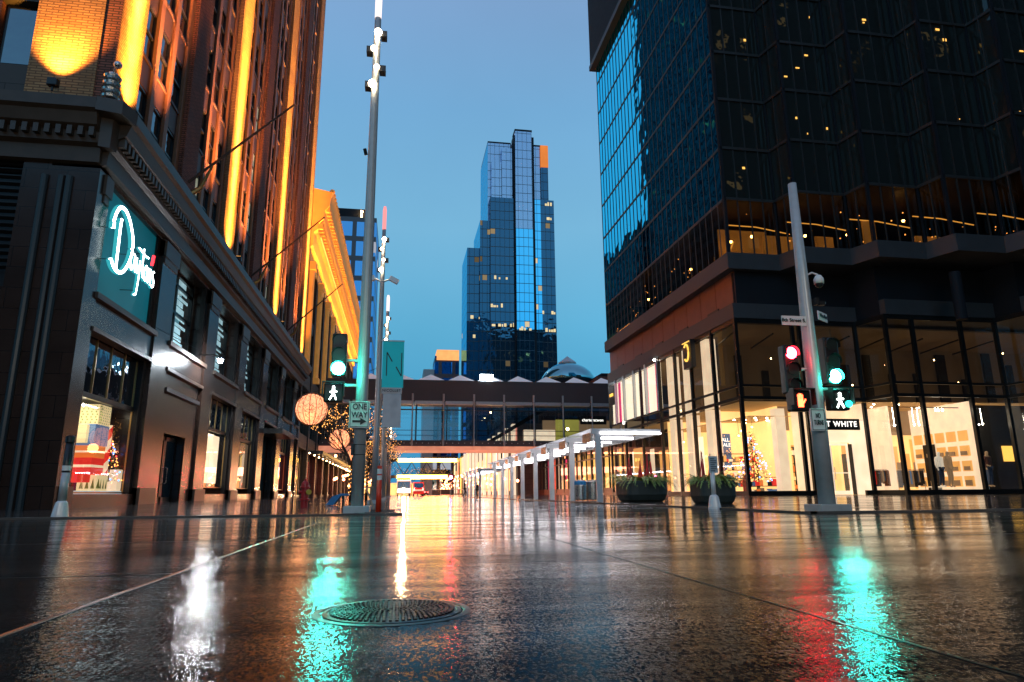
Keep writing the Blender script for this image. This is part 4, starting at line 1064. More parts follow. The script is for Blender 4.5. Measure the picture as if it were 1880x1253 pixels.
# second floor windows with pink panels
b = MB()
for yy in (51.8, 54.6, 57.6, 60.4, 62.9): b.box(20.85, 21.1, yy - .08, yy + .08, 6.9, 11.3)
b.build_each('upper_window_bar', 'pole_lt', tw)
MB().box(21.3, 21.35, 52.0, 65, 7.0, 11.25).build('upper_window_panel', 'lit_white', tw)
MB().box(21.2, 21.25, 52.0, 52.9, 7.0, 11.25).box(21.2, 21.25, 54.8, 55.5, 7.0, 11.25).box(21.2, 21.25, 62.2, 62.8, 7, 11).build_each('pink_panel', 'lit_pink', tw)
q_x(21.0, 51.7, 65, 7, 11.25).build('upper_window', 'glass_clear', tw)
MB().box(20.86, 20.9, 63.1, 64.8, 8.9, 10.9).build('small_sign', 'black', tw)
MB().box(20.82, 20.85, 63.4, 64.5, 9.8, 10.1).build('small_sign_light', 'gold_sign', tw)
hb = MB()
for (x_, y_, z_) in ((20.8, 52.0, 11.2), (20.8, 60.5, 6.8)): hb.ball((x_, y_, z_), .09, 8)
hb.build_each('facade_lamp', 'bulb_white', tw)
# ground floor beyond (Y 52-65): shops
MB().box(23.5, 23.6, 51.3, 65, .1, 5.9).build('back_wall', 'dark_room', tw)
for k, (ya, yb, mt) in enumerate(((52.2, 53.4, 'lit_ivory'), (54.2, 56.0, 'lit_gold'), (57.4, 58.2, 'lit_ivory'), (60, 62.6, 'lit_gold'))): MB().box(22.4, 22.5, ya, yb, .5, 3.6 + .3 * k).build_each('display_panel', mt, tw)
# entrance with doors
MB().box(25.5, 29.4, 40.2, 40.3, 3.5, 5.9).box(25.4, 25.5, 38.6, 40.3, .1, 5.9).box(29.4, 29.5, 38.6, 40.3, .1, 5.9).build('vestibule_wall', 'lit_ivory', tw)
MB().box(25.5, 29.4, 38.6, 40.2, 4.75, 4.85).build('vestibule_ceiling', 'lit_ivory', tw)
for k in range(2):
    x0 = 26.2 + k * 1.5
    d = MB().box(x0, x0 + .13, 40.0, 40.08, .15, 3.45).box(x0 + 1.25, x0 + 1.38, 40.0, 40.08, .15, 3.45).box(x0, x0 + 1.38, 40.0, 40.08, 3.3, 3.45).box(x0, x0 + 1.38, 40.0, 40.08, .15, .4).box(x0, x0 + 1.38, 40.0, 40.08, 1.5, 1.56).build('door', 'lit_ivory', tw)
    MB().quad((x0 + .13, 40.04, .4), (x0 + 1.25, 40.04, .4), (x0 + 1.25, 40.04, 3.3), (x0 + .13, 40.04, 3.3)).build('glass', 'glass_store', d)
    MB().tube([(x0 + (1.15 if k == 0 else .22), 39.95, 1.1), (x0 + (1.15 if k == 0 else .22), 39.95, 1.9)], .025, 6).build('handle', 'steel', d)
MB().box(26.2, 29.1, 42.6, 42.7, .1, 3.5).build('back_wall', 'lit_gold', tw)
MB().box(25.62, 26.05, 40.02, 40.1, .1, 3.4).box(29.15, 29.4, 40.02, 40.1, .1, 3.4).build_each('door_jamb', 'frame_dk', tw)
ss = thing('shop_sign', (27.3, 38.35, 4.5), 'grey fascia sign with white letters over the shop doors', 'sign')
MB().box(25.7, 28.8, 38.2, 38.36, 4.15, 4.85).build('panel', 'black', ss)
text('letters', 'EST WHITE', .48, (27.25, 38.17, 4.5), FRONT, 'white_sign', ss, 1.15)
gc = thing('shop_sign', (20.9, 45, 10.4), 'dark box sign with a gold letter C on the glass podium', 'sign')
MB().box(20.55, 20.9, 44.3, 45.7, 9.2, 11.25).build('panel', 'black', gc)
cpts = [(20.5, 45 + .38 * math.cos(t), 10.35 + .62 * math.sin(t)) for t in [math.radians(45 + k * 270 / 18) for k in range(19)]]
MB().tube(cpts, .07, 6).build('letter', 'gold_sign', gc)
MB().box(20.47, 20.53, 44.4, 45.6, 11.08, 11.14).build('sign_bar', 'gold_sign', gc)
# pendants
for k in range(9):
    x_ = [21.9, 22.4, 22.9, 21.8, 22.0, 22.4, 21.6, 23.2, 24][k]; y_ = [40.5, 41.8, 40.9, 43.2, 44.6, 46.4, 48.9, 42.2, 40][k]; zz = [4.3, 4.1, 4.6, 3.9, 4.3, 4.0, 4.2, 5, 4.8][k]
    t = thing('pendant_lamp', (x_, y_, 5.9), 'small bare bulb hanging on a thin cord in the corner shop', 'pendant lamp', 'bulbs hanging in the corner shop')
    MB().tube([(x_, y_, 5.1), (x_, y_, zz)], .012, 4).build('cord', 'black', t); MB().ball((x_, y_, zz - .05), .055, 8).build('bulb', 'bulb_warm', t)
tl = thing('track_light', (33, 37.5, 5.6), 'rail of bright spotlights along the ceiling of the clothes shop', 'track light')
MB().box(30.5, 37.5, 37.6, 37.66, 5.55, 5.6).build('rail', 'black', tl)
for x_, z_ in ((30.8, 4.4), (32.2, 4.45), (32.55, 4.45), (32.9, 4.4), (35.9, 4.3), (36.3, 4.4), (36.9, 4.5), (37.2, 4.55), (34.1, 5.4), (34.4, 5.4), (33.9, 5.4)): MB().tube([(x_, 37.63, 5.55), (x_, 37.63, z_)], .01, 4).ball((x_, 37.6, z_), .055, 8).build('spot', 'bulb_white', tl)
def rack(x0, x1, y, label, seed):
    rg_ = random.Random(seed); t = thing('clothes_rack', ((x0 + x1) / 2, y, .14), label, 'clothes rack')
    MB().tube([(x0, y, .14), (x0, y, 1.75)], .02, 6).tube([(x1, y, .14), (x1, y, 1.75)], .02, 6).tube([(x0, y, 1.75), (x1, y, 1.75)], .02, 6).build('frame', 'steel', t)
    x_ = x0 + .1
    while x_ < x1 - .1:
        h_ = rg_.uniform(.7, 1.15); m0 = rg_.choice(('denim', 'lit_ivory', 'coat', 'copper', 'poster_blue', 'lit_wood', 'coat', 'lit_redbox'))
        MB().extr([(x_, 1.70), (x_ - .04, 1.6), (x_ - .05, 1.7 - h_), (x_ + .05, 1.7 - h_), (x_ + .04, 1.6)], 'y', y - .22, y + .22).build('garment', m0, t); x_ += rg_.uniform(.09, .16)
rack(30.6, 32.4, 40.2, 'clothes rack at the left of the clothes shop window', 1)
rack(35.9, 37.6, 38.3, 'clothes rack in the narrow right hand window bay', 4)
rack(33.2, 35.2, 40.9, 'clothes rack behind the mannequins', 2)
rack(22.2, 24.8, 45.5, 'clothes rack behind the street side podium glass', 3)
wp = MB()
for k in range(7): wp.box(30.2 + k * .9, 30.9 + k * .9, 42.2, 42.28, .5 + .4 * (k % 2), 3.9 - .5 * (k % 3))
wp.build_each('wall_panel', 'lit_gold', tw)
wp = MB()
for k in range(5): wp.box(30.4 + k * 1.3, 30.9 + k * 1.3, 42.1, 42.18, 1.2, 2.3)
wp.build_each('framed_print', 'lit_wood', tw)
wp = MB().box(30.0, 36, 42.05, 42.3, 4.2, 5.9).box(24.6, 25.3, 40.45, 43.9, 4.3, 5.9)
wp.build_each('bulkhead', 'lit_wood', tw)
wp = MB()
for k in range(16): wp.lathe((22.0 + (k % 4) * .8 if k < 8 else 30.6 + (k % 8) * .9, 40.2 + (k // 4) * 1.3 if k < 8 else 39 + (k % 2) * 1.4, 5.05 if k < 8 else 5.9), [(.07, 0), (.07, .03)], 8)
wp.build_each('downlight', 'bulb_white', tw)
tbx = thing('display_table', (34, 37.2, .14), 'low pale table with a white vase of twigs in the clothes shop window', 'table')
MB().box(32.3, 33.0, 36.8, 37.3, .55, .62).build('table_top', 'lit_ivory', tbx); MB().box(32.4, 32.9, 36.9, 37.2, .14, .55).build('leg', 'white', tbx)
MB().lathe((32.65, 37.05, .62), [(.06, 0), (.1, .15), (.04, .3), (.05, .33)], 12).build('vase', 'white', tbx)
vb = MB()
for k in range(26):
    a_ = k * 2.4; vb.tube([(32.65, 37.05, .9), (32.65 + .12 * math.cos(a_), 37.05 + .12 * math.sin(a_), 1.4), (32.65 + (.2 + .01 * k) * math.cos(a_), 37.05 + .3 * math.sin(a_), 1.6 + .03 * k)], [.008, .006, .003], 3)
vb.build('twigs', 'bark', tbx)
sd = MB()
for k in range(5):
    for r_ in range(4): sd.box(35.5, 35.58, 37.2 + k * .95, 37.9 + k * .95, .6 + r_ * .95, 1.25 + r_ * .95)
sd.build_each('wall_niche', 'lit_gold', tw)
sd = MB()
for k in range(5): sd.box(35.40, 35.49, 37.3 + k * .95, 37.75 + k * .95, .65, 1.0).box(35.40, 35.49, 37.3 + k * .95, 37.7 + k * .95, 1.6, 1.85).box(35.40, 35.49, 37.35 + k * .95, 37.8 + k * .95, 2.55, 2.8)
sd.build_each('shelf_goods', 'lit_wood', tw)
sd = MB().box(35.42, 35.5, 39.9, 40.9, .15, 3.4).box(31.6, 31.85, 41.9, 42.25, .15, 4.2).box(33.1, 33.9, 42.0, 42.2, .15, 3.0)
sd.build_each('inner_doorway', 'dark_room', tw)
sd = MB()
for k in range(6): sd.box(25.32, 25.38, 40.7 + k * .52, 41.05 + k * .52, .7, 3.4)
sd.build_each('wall_panel', 'lit_wood', tw)
gl_ = MB(); rgg = random.Random(9)
for k in range(110): gl_.ball((rgg.uniform(21.5, 24.8), rgg.uniform(41.5, 43.3), rgg.uniform(.7, 4.2)), rgg.uniform(.015, .04), 5)  # warm glints put in as tiny glowing dots
tag(gl_.build('shop_sparkle_dots', 'bulb_small', origin=(23, 42.5, 2)), 'many tiny golden sparkle dots added around the shelves of the corner shop', 'string lights')
# illuminated christmas display and merchandise in the corner window
little_tree(22.6, 40.6, 1.0, 3.3, 1.15, 'large golden lit christmas tree inside the corner shop window', big=True)
rg = random.Random(21)
mats = ['lit_redbox', 'lit_ivory', 'lit_gold', 'lit_orange', 'lit_cream', 'lit_wood', 'dark_room', 'poster_blue']
def shelf(x0, x1, y, z0, label, rows=4, dep=.4):
    t = thing('shelf_unit', ((x0 + x1) / 2, y, .14), label, 'shelf')
    b = MB()
    for r in range(rows + 1): b.box(x0, x1, y, y + dep, z0 + r * .55, z0 + r * .55 + .04)
    b.box(x0, x0 + .05, y, y + dep, .14, z0 + rows * .55).box(x1 - .05, x1, y, y + dep, .14, z0 + rows * .55); b.build('frame', 'frame_dk', t)
    bb = {}
    for r in range(rows):
        x_ = x0 + .08
        while x_ < x1 - .25:
            w_ = rg.uniform(.1, .28); h_ = rg.uniform(.15, .42); m0 = rg.choice(mats); bb.setdefault(m0, MB()).box(x_, x_ + w_, y + .02, y + .3, z0 + r * .55 + .045, z0 + r * .55 + .045 + h_); x_ += w_ + rg.uniform(.02, .1)
    for k_, v_ in bb.items(): v_.build('goods', k_, t)
shelf(21.5, 24.3, 43.0, .7, 'tall shelf of small bright goods behind the golden christmas tree')
shelf(21.6, 24.2, 39.9, .15, 'low table of gifts in front of the golden christmas tree', 2)
shelf(25.55, 26.15, 41.2, .5, 'narrow shelf of goods beside the shop doors', 5)
shelf(29.9, 31.6, 41.5, .6, 'wide shelf of goods on the back wall of the clothes shop', 4)
MB().box(21.6, 21.65, 45.6, 48.1, .3, 4.3).build('white_screen', 'lit_white', tw)
pt = thing('sale_poster', (22.0, 43.9, 3.4), 'blue hanging poster with pale capitals behind the podium glass', 'poster')
MB().box(21.75, 22.5, 43.2, 43.24, 2.0, 4.3).build('sheet', 'poster_blue', pt)
text('letters', 'ALL\nSALE', .34, (22.12, 43.17, 3.7), FRONT, 'white_sign', pt)

# ------------------------------------------------------------------ people and mannequins
def figure(name, loc, h, rot, mats_, label, cat, pose=0, group=None):
    """one continuous skinned body with clothing as children"""
    k = h / 1.75; root = thing(name, loc, label, cat, group)
    J = dict(pel=(0, 0, .95), sp=(0, .01, 1.15), ch=(0, 0, 1.38), nk=(0, .01, 1.5), hd=(0, -.02, 1.62), tp=(0, -.01, 1.72),
             ls=(-.18, 0, 1.42), le=(-.24, .02, 1.14), lw=(-.24, -.06 - .1 * pose, .90), lh=(-.24, -.09 - .1 * pose, .80),
             rs=(.18, 0, 1.42), re=(.24, .03, 1.14), rw=(.24, .0 - .05 * pose, .90), rh=(.24, -.02, .80),
             lt=(-.09, 0, .90), lk=(-.10, -.04 - .12 * pose, .50), la=(-.10, .03 - .08 * pose, .08), lf=(-.11, -.12 - .08 * pose, .03),
             rt=(.09, 0, .90), rk=(.10, -.02 + .02 * pose, .50), ra=(.10, .03 + .22 * pose, .08), rf=(.11, -.11 + .22 * pose, .03))
    R = dict(pel=.13, sp=.12, ch=.14, nk=.055, hd=.085, tp=.07, ls=.065, le=.042, lw=.03, lh=.035, rs=.065, re=.042, rw=.03, rh=.035, lt=.085, lk=.06, la=.042, lf=.04, rt=.085, rk=.06, ra=.042, rf=.04)
    E_ = [('pel', 'sp'), ('sp', 'ch'), ('ch', 'nk'), ('nk', 'hd'), ('hd', 'tp'), ('ch', 'ls'), ('ls', 'le'), ('le', 'lw'), ('lw', 'lh'), ('ch', 'rs'), ('rs', 're'), ('re', 'rw'), ('rw', 'rh'), ('pel', 'lt'), ('lt', 'lk'), ('lk', 'la'), ('la', 'lf'), ('pel', 'rt'), ('rt', 'rk'), ('rk', 'ra'), ('ra', 'rf')]
    def skin(nm, keys, mt, grow, par):
        ks = [q for q in J if q in keys]; me = bpy.data.meshes.new(nm)
        me.from_pydata([tuple(c * k for c in J[q]) for q in ks], [(ks.index(a), ks.index(b_)) for a, b_ in E_ if a in ks and b_ in ks], [])
        me.materials.append(M[mt]); o = bpy.data.objects.new(nm, me); COL.objects.link(o); o.parent = par; o.rotation_euler = (0, 0, rot); W[o.name] = W[par.name]
        sk = o.modifiers.new('skin', 'SKIN'); sk.use_smooth_shade = True
        for i, q in enumerate(ks): me.skin_vertices[0].data[i].radius = ((R[q] + grow) * k, (R[q] * (.72 if q in ('ch', 'sp', 'pel') else 1) + grow) * k)
        me.skin_vertices[0].data[0].use_root = True
        ss_ = o.modifiers.new('sub', 'SUBSURF'); ss_.levels = 1; ss_.render_levels = 1
        return o
    body = skin('body', list(J), mats_[0], 0, root)
    skin('jacket', ['pel', 'sp', 'ch', 'ls', 'le', 'lw', 'rs', 're', 'rw'], mats_[1], .018, root)
    skin('trousers', ['pel', 'lt', 'lk', 'la', 'rt', 'rk', 'ra'], mats_[2], .012, root)
    if len(mats_) > 3:
        hr = MB().ball((loc[0], loc[1] , loc[2] + 1.68 * k), .1 * k, 10, (1, 1.05, .75)).build('hair', mats_[3], root, smooth=True)
    return root
for x_, y_, lb, mm in ((33.5, 37.5, 'mannequin in a white jacket and blue trousers at the left of the pair', ('mannequin_white', 'mannequin_white', 'denim')),
                       (34.5, 37.9, 'mannequin in a tan coat behind the white jacketed one', ('lit_wood', 'lit_wood', 'lit_wood')),
                       (36.9, 37.4, 'mannequin in brown clothes in the narrow right hand window', ('lit_wood', 'copper', 'denim'))):
    figure('mannequin', (x_, y_, .55), 2.25 if mm[0][0] == 'm' else 2.3, .2, mm, lb, 'mannequin')
figure('person', (6.65, 69.5, 0), 1.72, 1.3, ('skin', 'coat', 'coat', 'coat'), 'person in a dark coat walking by the far shelter posts', 'person', 1)
figure('person', (7.75, 68, 0), 1.5, -1.3, ('skin', 'coat', 'coat', 'coat'), 'smaller person in dark clothes standing under the shelter', 'person', 0)

# ------------------------------------------------------------------ low building beyond the podium and far shops
lb_ = thing('shopping_arcade', (27, 80, 0), 'low arcade of orange lit shop fronts behind the glass roofed shelter', 'building')
MB().box(23, 45, 65.2, 127, 0, .35).box(22.8, 45, 65.2, 127, 5.6, 6.3).box(30, 45, 65.2, 127, .3, 5.6).build('wall', 'copper', lb_)
rga = random.Random(5)
for k in range(13):
    y0 = 65.6 + k * 4.7; y_ = y0
    while y_ < y0 + 4.3:
        w_ = rga.uniform(.35, 1.3); mt = rga.choice(('lit_gold2', 'lit_gold2', 'lit_gold2', 'lit_gold')) if k in (2, 3, 4) else rga.choice(('lit_gold', 'lit_gold2', 'dark_room', 'lit_ivory', 'lit_white', 'dark_room', 'lit_wood') + (('lit_red', 'lit_pink') if k > 5 else ()))
        MB().box(24.4, 24.5, y_, min(y0 + 4.4, y_ + w_ * .94), .9, rga.choice((4.6, 5.2, 5.5))).build('display_panel', mt, lb_); y_ += w_
    MB().box(23.05, 23.2, y0 + .1, y0 + 4.5, .35, .9).build('plinth', 'copper', lb_)
    MB().box(23, 23.3, y0 - .15, y0 + .15, .3, 5.6).build('mullion', 'frame_dk', lb_)
    MB().box(23.0, 23.2, y0 + 2.2, y0 + 2.3, .9, 5.6).box(23.0, 23.2, y0 + .15, y0 + 4.5, 4.3, 4.45).build('window_bar', 'frame_dk', lb_)
    q_x(23.1, y0, y0 + 4.4, .9, 5.6).build('shop_window', 'glass_store', lb_)
b = MB()
for k in range(7):
    b.box(24.1, 24.3, 66 + k * .62, 66.35 + k * .62, .6 + (k % 3) * .3, 1.4 + (k % 3) * .5)
b.build_each('window_goods', 'dark_room', lb_)

fr = thing('street_block', (30, 150, 0), 'far block on the right with red lit columns beyond the footbridge', 'building')
MB().box(19.6, 60, 112, 250, 0, 12).build('wall', 'stone_dk', fr)
y_ = 112.2
while y_ < 245:
    w_ = rga.uniform(1, 3.4); MB().box(19.5, 19.58, y_, y_ + w_ * .85, rga.choice((.4, 5.2)), rga.choice((4.9, 8, 11.5))).build('lit_panel', rga.choice(('far_red', 'far_gold', 'far_gold', 'lit_ivory', 'lit_gold2', 'lit_white', 'far_red')), fr); y_ += w_
b = MB()
for k in range(12): b.box(18.9, 19.45, 113 + k * 8, 114.6 + k * 8, 0, 12)
b.build_each('column', 'lit_ivory', fr)
b = MB()
for k in range(11): b.box(19.40, 19.48, 116 + k * 8, 120 + k * 8, .8, 4.5)
b.build('shop_window', 'far_gold', fr)
MB().box(19.1, 19.4, 125, 128.2, 5.6, 10.0).build('light_box', 'lit_white', fr)
MB().box(19.05, 19.09, 125.6, 127.6, 6.8, 8.6).build('light_box_print', 'dark_room', fr)

# ------------------------------------------------------------------ near footbridge (skyway)
sk = thing('footbridge', (10, 97, 0), 'enclosed glass footbridge with a deep grey fascia crossing over the street', 'footbridge')
SY0, SY1, SX0, SX1 = 95.0, 101.0, -11.0, 40.0
MB().box(SX0, SX1, SY0, SY1, 13.25, 16.35).build('fascia', 'skyfascia', sk)
MB().box(SX0, SX1, SY0, SY1, 6.9, 7.75).build('floor_beam', 'skyfascia', sk)
MB().box(SX0, SX1, SY0 - .35, SY1 + .3, 6.35, 6.9).build('soffit', 'soffit_glow', sk)
MB().quad((SX0, SY0 + .3, 7.75), (SX1, SY0 + .3, 7.75), (SX1, SY0 + .3, 13.2), (SX0, SY0 + .3, 13.2)).build('near_glass', 'glass_clear', sk)
MB().quad((SX0, SY1 - .3, 7.75), (SX1, SY1 - .3, 7.75), (SX1, SY1 - .3, 13.2), (SX0, SY1 - .3, 13.2)).build('far_glass', 'glass_clear', sk)
b = MB()
for k in range(13):
    x_ = SX0 + .2 + k * 4.3; b.box(x_, x_ + .12, SY0 + .22, SY0 + .38, 7.75, 13.2).box(x_, x_ + .12, SY1 - .38, SY1 - .22, 7.75, 13.2)
b.box(SX0, SX1, SY0 + .2, SY0 + .3, 12.0, 12.16); b.build('window_bar', 'black', sk)
b = MB()
for z_ in (8.5, 9.2): b.tube([(SX0, SY0 + .6, z_), (SX1, SY0 + .6, z_)], .05, 5)
b.build_each('handrail', 'black', sk)
b = MB()
for k in range(12): b.box(SX0 + k * 4.3, SX0 + k * 4.3 + 3.9, SY0 - 1.0, SY0, 12.75, 13.2)
b.build_each('sunshade', 'skymetal', sk)
b = MB()
for k in range(60): b.box(SX0 + .4 + k * .85, SX0 + .52 + k * .85, SY0 - .02, SY0, 7.3, 7.42)
b.build_each('bolt_row', 'skymetal', sk)
for k in range(9):
    x_ = 1.55 + (k - 1) * 4.33
    MB().tube([(x_, SY0 - 1.1, 6.9), (x_, SY0 - 1.1, 14.1)], .09, 8).tube([(x_, SY0 - 1.1, 7), (x_, SY0 - 1.1, 7.9)], .14, 8).tube([(x_, SY0 - 1.1, 13.2), (x_, SY0 - 1.1, 14.2)], .14, 8).box(x_ - .04, x_ + .04, SY0 - 1.1, SY0, 13.0, 13.1).build('hanger', 'skymetal', sk)
for k in range(10):
    x_ = -4.5 + k * 4.33
    b = MB(); b.v += [(x_ - 1.95, SY0 + .2, 16.36), (x_ + 1.95, SY0 + .2, 16.36), (x_ + 1.95, SY0 + 4.2, 16.36), (x_ - 1.95, SY0 + 4.2, 16.36), (x_, SY0 + 2.2, 17.55)]
    b.f += [(0, 1, 4), (1, 2, 4), (2, 3, 4), (3, 0, 4)]; b.build('skylight', 'skygl', sk)
# interior: shop at the right end of the bridge
MB().box(21.5, 40, SY1 - .7, SY1 - .6, 7.8, 11.3).build('inner_wall', 'lit_wood', sk)
MB().box(23.5, 27.2, SY1 - .9, SY1 - .8, 7.9, 11.4).build('lit_room', emit('olive_room', (.55, .50, .10), .5, .5, .4), sk)
MB().box(18.5, 23.4, SY1 - .9, SY1 - .8, 7.9, 9.8).build('lit_room', 'lit_ivory', sk)
MB().box(27.4, 31.6, SY1 - 1.0, SY1 - .9, 10.7, 12.0).build('shop_fascia', 'black', sk)
text('letters', 'charterscwon', .62, (29.4, SY1 - 1.05, 11.35), FRONT, 'white_sign', sk)
MB().ball((25.2, SY1 - 1.6, 9.9), .25, 8).ball((-.5, SY0 + 1.5, 12.6), .15, 6).ball((13, SY0 + 2, 12.0), .12, 6).build_each('ceiling_lamp', 'bulb_warm', sk)
b = MB(); b.extr([(12.5, 7.8), (13.5, 7.8), (22, 12.8), (21, 12.9)], 'y', SY1 - 2.2, SY1 - 1.2); b.build('stair', 'darkband', sk)
MB().box(11.5, 12.9, SY0 + .5, SY0 + 1.0, 16.36, 16.7).build('floodlight_box', 'black', sk)
MB().box(11.2, 13.1, SY0 - .15, SY0 + .45, 16.7, 17.3).build('roof_floodlight', emit('roof_flood', (.8, .95, 1), 30), sk)
lamp('AREA', 'street_fill', (6, 150, 5), (1, .36, .22), 30000, aim=(6, 150, 0), shape='RECTANGLE', size=18, size_y=60)  # unseen panel light added to warm the far street
lamp('AREA', 'bridge_fill', (8, 98, 6.2), (1, .32, .16), 3500, aim=(8, 98, 0), shape='RECTANGLE', size=20, size_y=4)  # unseen panel light added for the glow under the footbridge
dm = thing('glass_dome', (33.3, 130, 0), 'shallow teal glass dome on the roof behind the footbridge', 'dome')
b = MB(); n = 28; pr = [(5.6 * math.cos(t), 22.0 + 4.2 * math.sin(t)) for t in [math.radians(q) for q in (0, 15, 30, 45, 60, 72)]]
b.lathe((33.3, 130, 0), pr, n); b.build('shell', 'dome_glass', dm, smooth=True)
MB().lathe((33.3, 130, 26.0), [(1.9, 0), (1.9, .3), (.02, 1.7)], 8).build('finial', 'skymetal', dm)
MB().lathe((33.3, 130, 0), [(6.2, 0), (6.2, 22)], 28).build('drum', 'darkband', dm)
rb = thing('roof_block', (45, 120, 0), 'plain dark roof block right of the dome', 'building')
MB().box(36, 60, 118, 140, 0, 21.5).build('wall', 'copper', rb); MB().box(37, 50, 119, 139, 21.5, 22.3).build('parapet', 'darkband', rb)

# far footbridge with yellow strips
fk = thing('far_footbridge', (9, 230, 0), 'distant footbridge with two bright yellow light strips and truss bracing', 'footbridge')
MB().box(-3, 19, 230, 233, 11.1, 12.0).box(-3, 19, 230, 233, 5.6, 6.5).build_each('deck', 'skyfascia', fk)
MB().box(-.6, 19.2, 229.4, 229.9, 10.9, 12.0).box(-.8, 16, 229.4, 229.9, 5.3, 6.5).build_each('light_strip', 'strip_yellow', fk)
b = MB()
for k in range(4):
    x_ = -1 + k * 5; b.tube([(x_, 229.6, 10.9), (x_ + 2.5, 229.6, 6.5)], .12, 5).tube([(x_ + 5, 229.6, 10.9), (x_ + 2.5, 229.6, 6.5)], .12, 5)
b.build_each('truss', 'black', fk)
fw = struct(MB().box(-13, 22, 330, 332, 0, 5.5).build('far_street_end', 'far_gold'))

# ------------------------------------------------------------------ far tower
ft = thing('stepped_tower', (43, 275, 0), 'tall stepped blue glass tower with one orange lit upper corner', 'building')
def tb(x0, x1, y0, y1, z0, z1, mat, nm='tower_shaft'): MB().box(x0, x1, y0, y1, z0, z1).build(nm, mat, ft)
tb(25.1, 33.5, 260, 283, 0, 100, 'cw_far_dk'); 
MB().quad((25.08, 283, 0), (25.08, 260, 0), (25.08, 260, 100), (25.08, 283, 100)).build('side_glass', 'cw_bright', ft)
tb(30.3, 36, 258.8, 283, 0, 112, 'cw_far_dk')
tb(33.8, 60.3, 261.2, 287, 0, 149.4, 'cw_top')
MB().quad((33.78, 287, 100), (33.78, 261.2, 100), (33.78, 261.2, 149.4), (33.78, 287, 149.4)).build('side_glass', 'cw_bright', ft)
MB().quad((30.28, 283, 90), (30.28, 258.8, 90), (30.28, 258.8, 112), (30.28, 283, 112)).build('side_glass', 'cw_bright', ft)
tb(35.2, 39.5, 259.4, 262, 100, 139.5, 'cw_top'); tb(39.6, 44.0, 258.6, 262, 100, 146, 'cw_top')
tb(34.4, 44.5, 257.6, 262, 0, 122.3, 'cw_far_dk')
tb(45.0, 52.2, 256, 262, 60, 153.2, 'cw_top'); tb(45.0, 52.2, 255.9, 262, 0, 60, 'cw_bright')
MB().quad((45.02, 255.85, 60), (52.18, 255.85, 60), (52.18, 255.85, 108), (45.02, 255.85, 108)).build('mirror_strip', 'cw_bright', ft)
tb(44.4, 44.95, 256.6, 262, 0, 151.5, 'darkband', 'edge_fin'); tb(52.25, 53.3, 256.6, 262, 0, 151, 'darkband', 'edge_fin')
tb(53.4, 61.9, 258.0, 262, 0, 122.6, 'cw_far_dk'); tb(53.4, 56.0, 257.7, 258.2, 0, 122.4, 'cw_bright', 'mirror_strip')
tb(57.0, 60.2, 260.2, 261.1, 108, 139, 'cw_far_dk'); 
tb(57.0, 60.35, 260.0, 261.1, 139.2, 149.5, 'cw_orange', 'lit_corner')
tb(33.8, 44, 261.25, 285, 149.4, 150.2, 'darkband', 'parapet'); tb(44.8, 52.4, 255.8, 262, 153.2, 153.9, 'darkband', 'parapet'); tb(53.4, 60.5, 261, 285, 149.4, 150, 'darkband', 'parapet')
for x0, x1, z_, y_ in ((34.6, 40.5, 74, 257.5), (35, 44, 66, 257.5), (26.5, 33, 61.5, 259.9), (26.6, 32.5, 69.5, 259.9), (54.5, 61.5, 64.5, 257.9), (55.5, 61.5, 72, 257.9), (46, 51, 64.3, 255.8), (36, 43.8, 86, 257.5), (56.8, 61, 113.5, 257.9), (56, 61, 120, 257.9)):
    b = MB(); x_ = x0
    while x_ < x1:
        w_ = random.uniform(.5, 1.6)
        if random.random() < .75: b.box(x_, min(x1, x_ + w_), y_ - .03, y_, z_, z_ + random.uniform(.8, 1.7))
        x_ += w_ + random.uniform(.1, .5)
    b.build_each('lit_window', M.setdefault('tower_lit', self_lit('tower_lit', (1, .74, .36), .8, .5, .8)), ft)
sb = thing('banded_building', (20, 310, 0), 'small distant block with a glowing orange top band left of the stepped tower', 'building')
MB().box(14.5, 25.6, 300, 320, 0, 62).build('facade', 'cw_office', sb)
MB().box(15.3, 25.5, 299.6, 318, 60, 64.8).build('glowing_top', emit('orange_top', (1, .42, .14), 1.25, .3, .4), sb)
MB().box(9.5, 14.4, 302, 318, 0, 56).build('side_wing', 'skymetal', sb)
bt = thing('blue_tower', (10, 350, 0), 'blue glass tower seen through the footbridge windows', 'building')
MB().box(12, 22, 345, 370, 0, 46).build('facade', 'cw_far', bt)

# ------------------------------------------------------------------ shelter with glass roof
def shelter(x, y0, n, pitch, label, grp, w=3.0):
    t = thing('shelter', (x, y0, 0), label, 'shelter', grp)
    for k in range(n):
        y_ = y0 + k * pitch
        MB().box(x - .3, x + w, y_ - .07, y_ + .07, 2.98, 3.24).build('roof_beam', 'pole_lt', t)
        MB().box(x - .14, x + .14, y_ - .08, y_ + .08, 0, 3.0).build('post', 'pole_lt', t, bevel=.01)
        if k < n - 1 or n == 8:
            MB().quad((x - .25, y_ + .2, 3.27), (x + w, y_ + .2, 3.27), (x + w, y_ + pitch - .2, 3.27), (x - .25, y_ + pitch - .2, 3.27)).build('roof_pane', 'frosted', t)
            MB().box(x + .1, x + w * .6, y_ + .35, y_ + .47, 2.80, 2.90).build('light_tube', 'tube_white', t)
            MB().box(x + .1, x + w * .5, y_ + 2.7, y_ + 2.8, 2.80, 2.88).build('light_tube', 'tube_white', t)
            MB().box(x - .28, x - .12, y_ + .2, y_ + 1.6, 2.7, 3.1).build('baffle', 'steel', t)
    MB().box(x + w - .1, x + w, y0, y0 + (n - 1) * pitch, 3.0, 3.2).build('back_frame', 'steel', t)
    return t
sh = shelter(8.85, 29.4, 8, 4.8, 'long pale shelter with many posts and bright tubes under its glass roof, nearest', 'shelters on the right pavement')
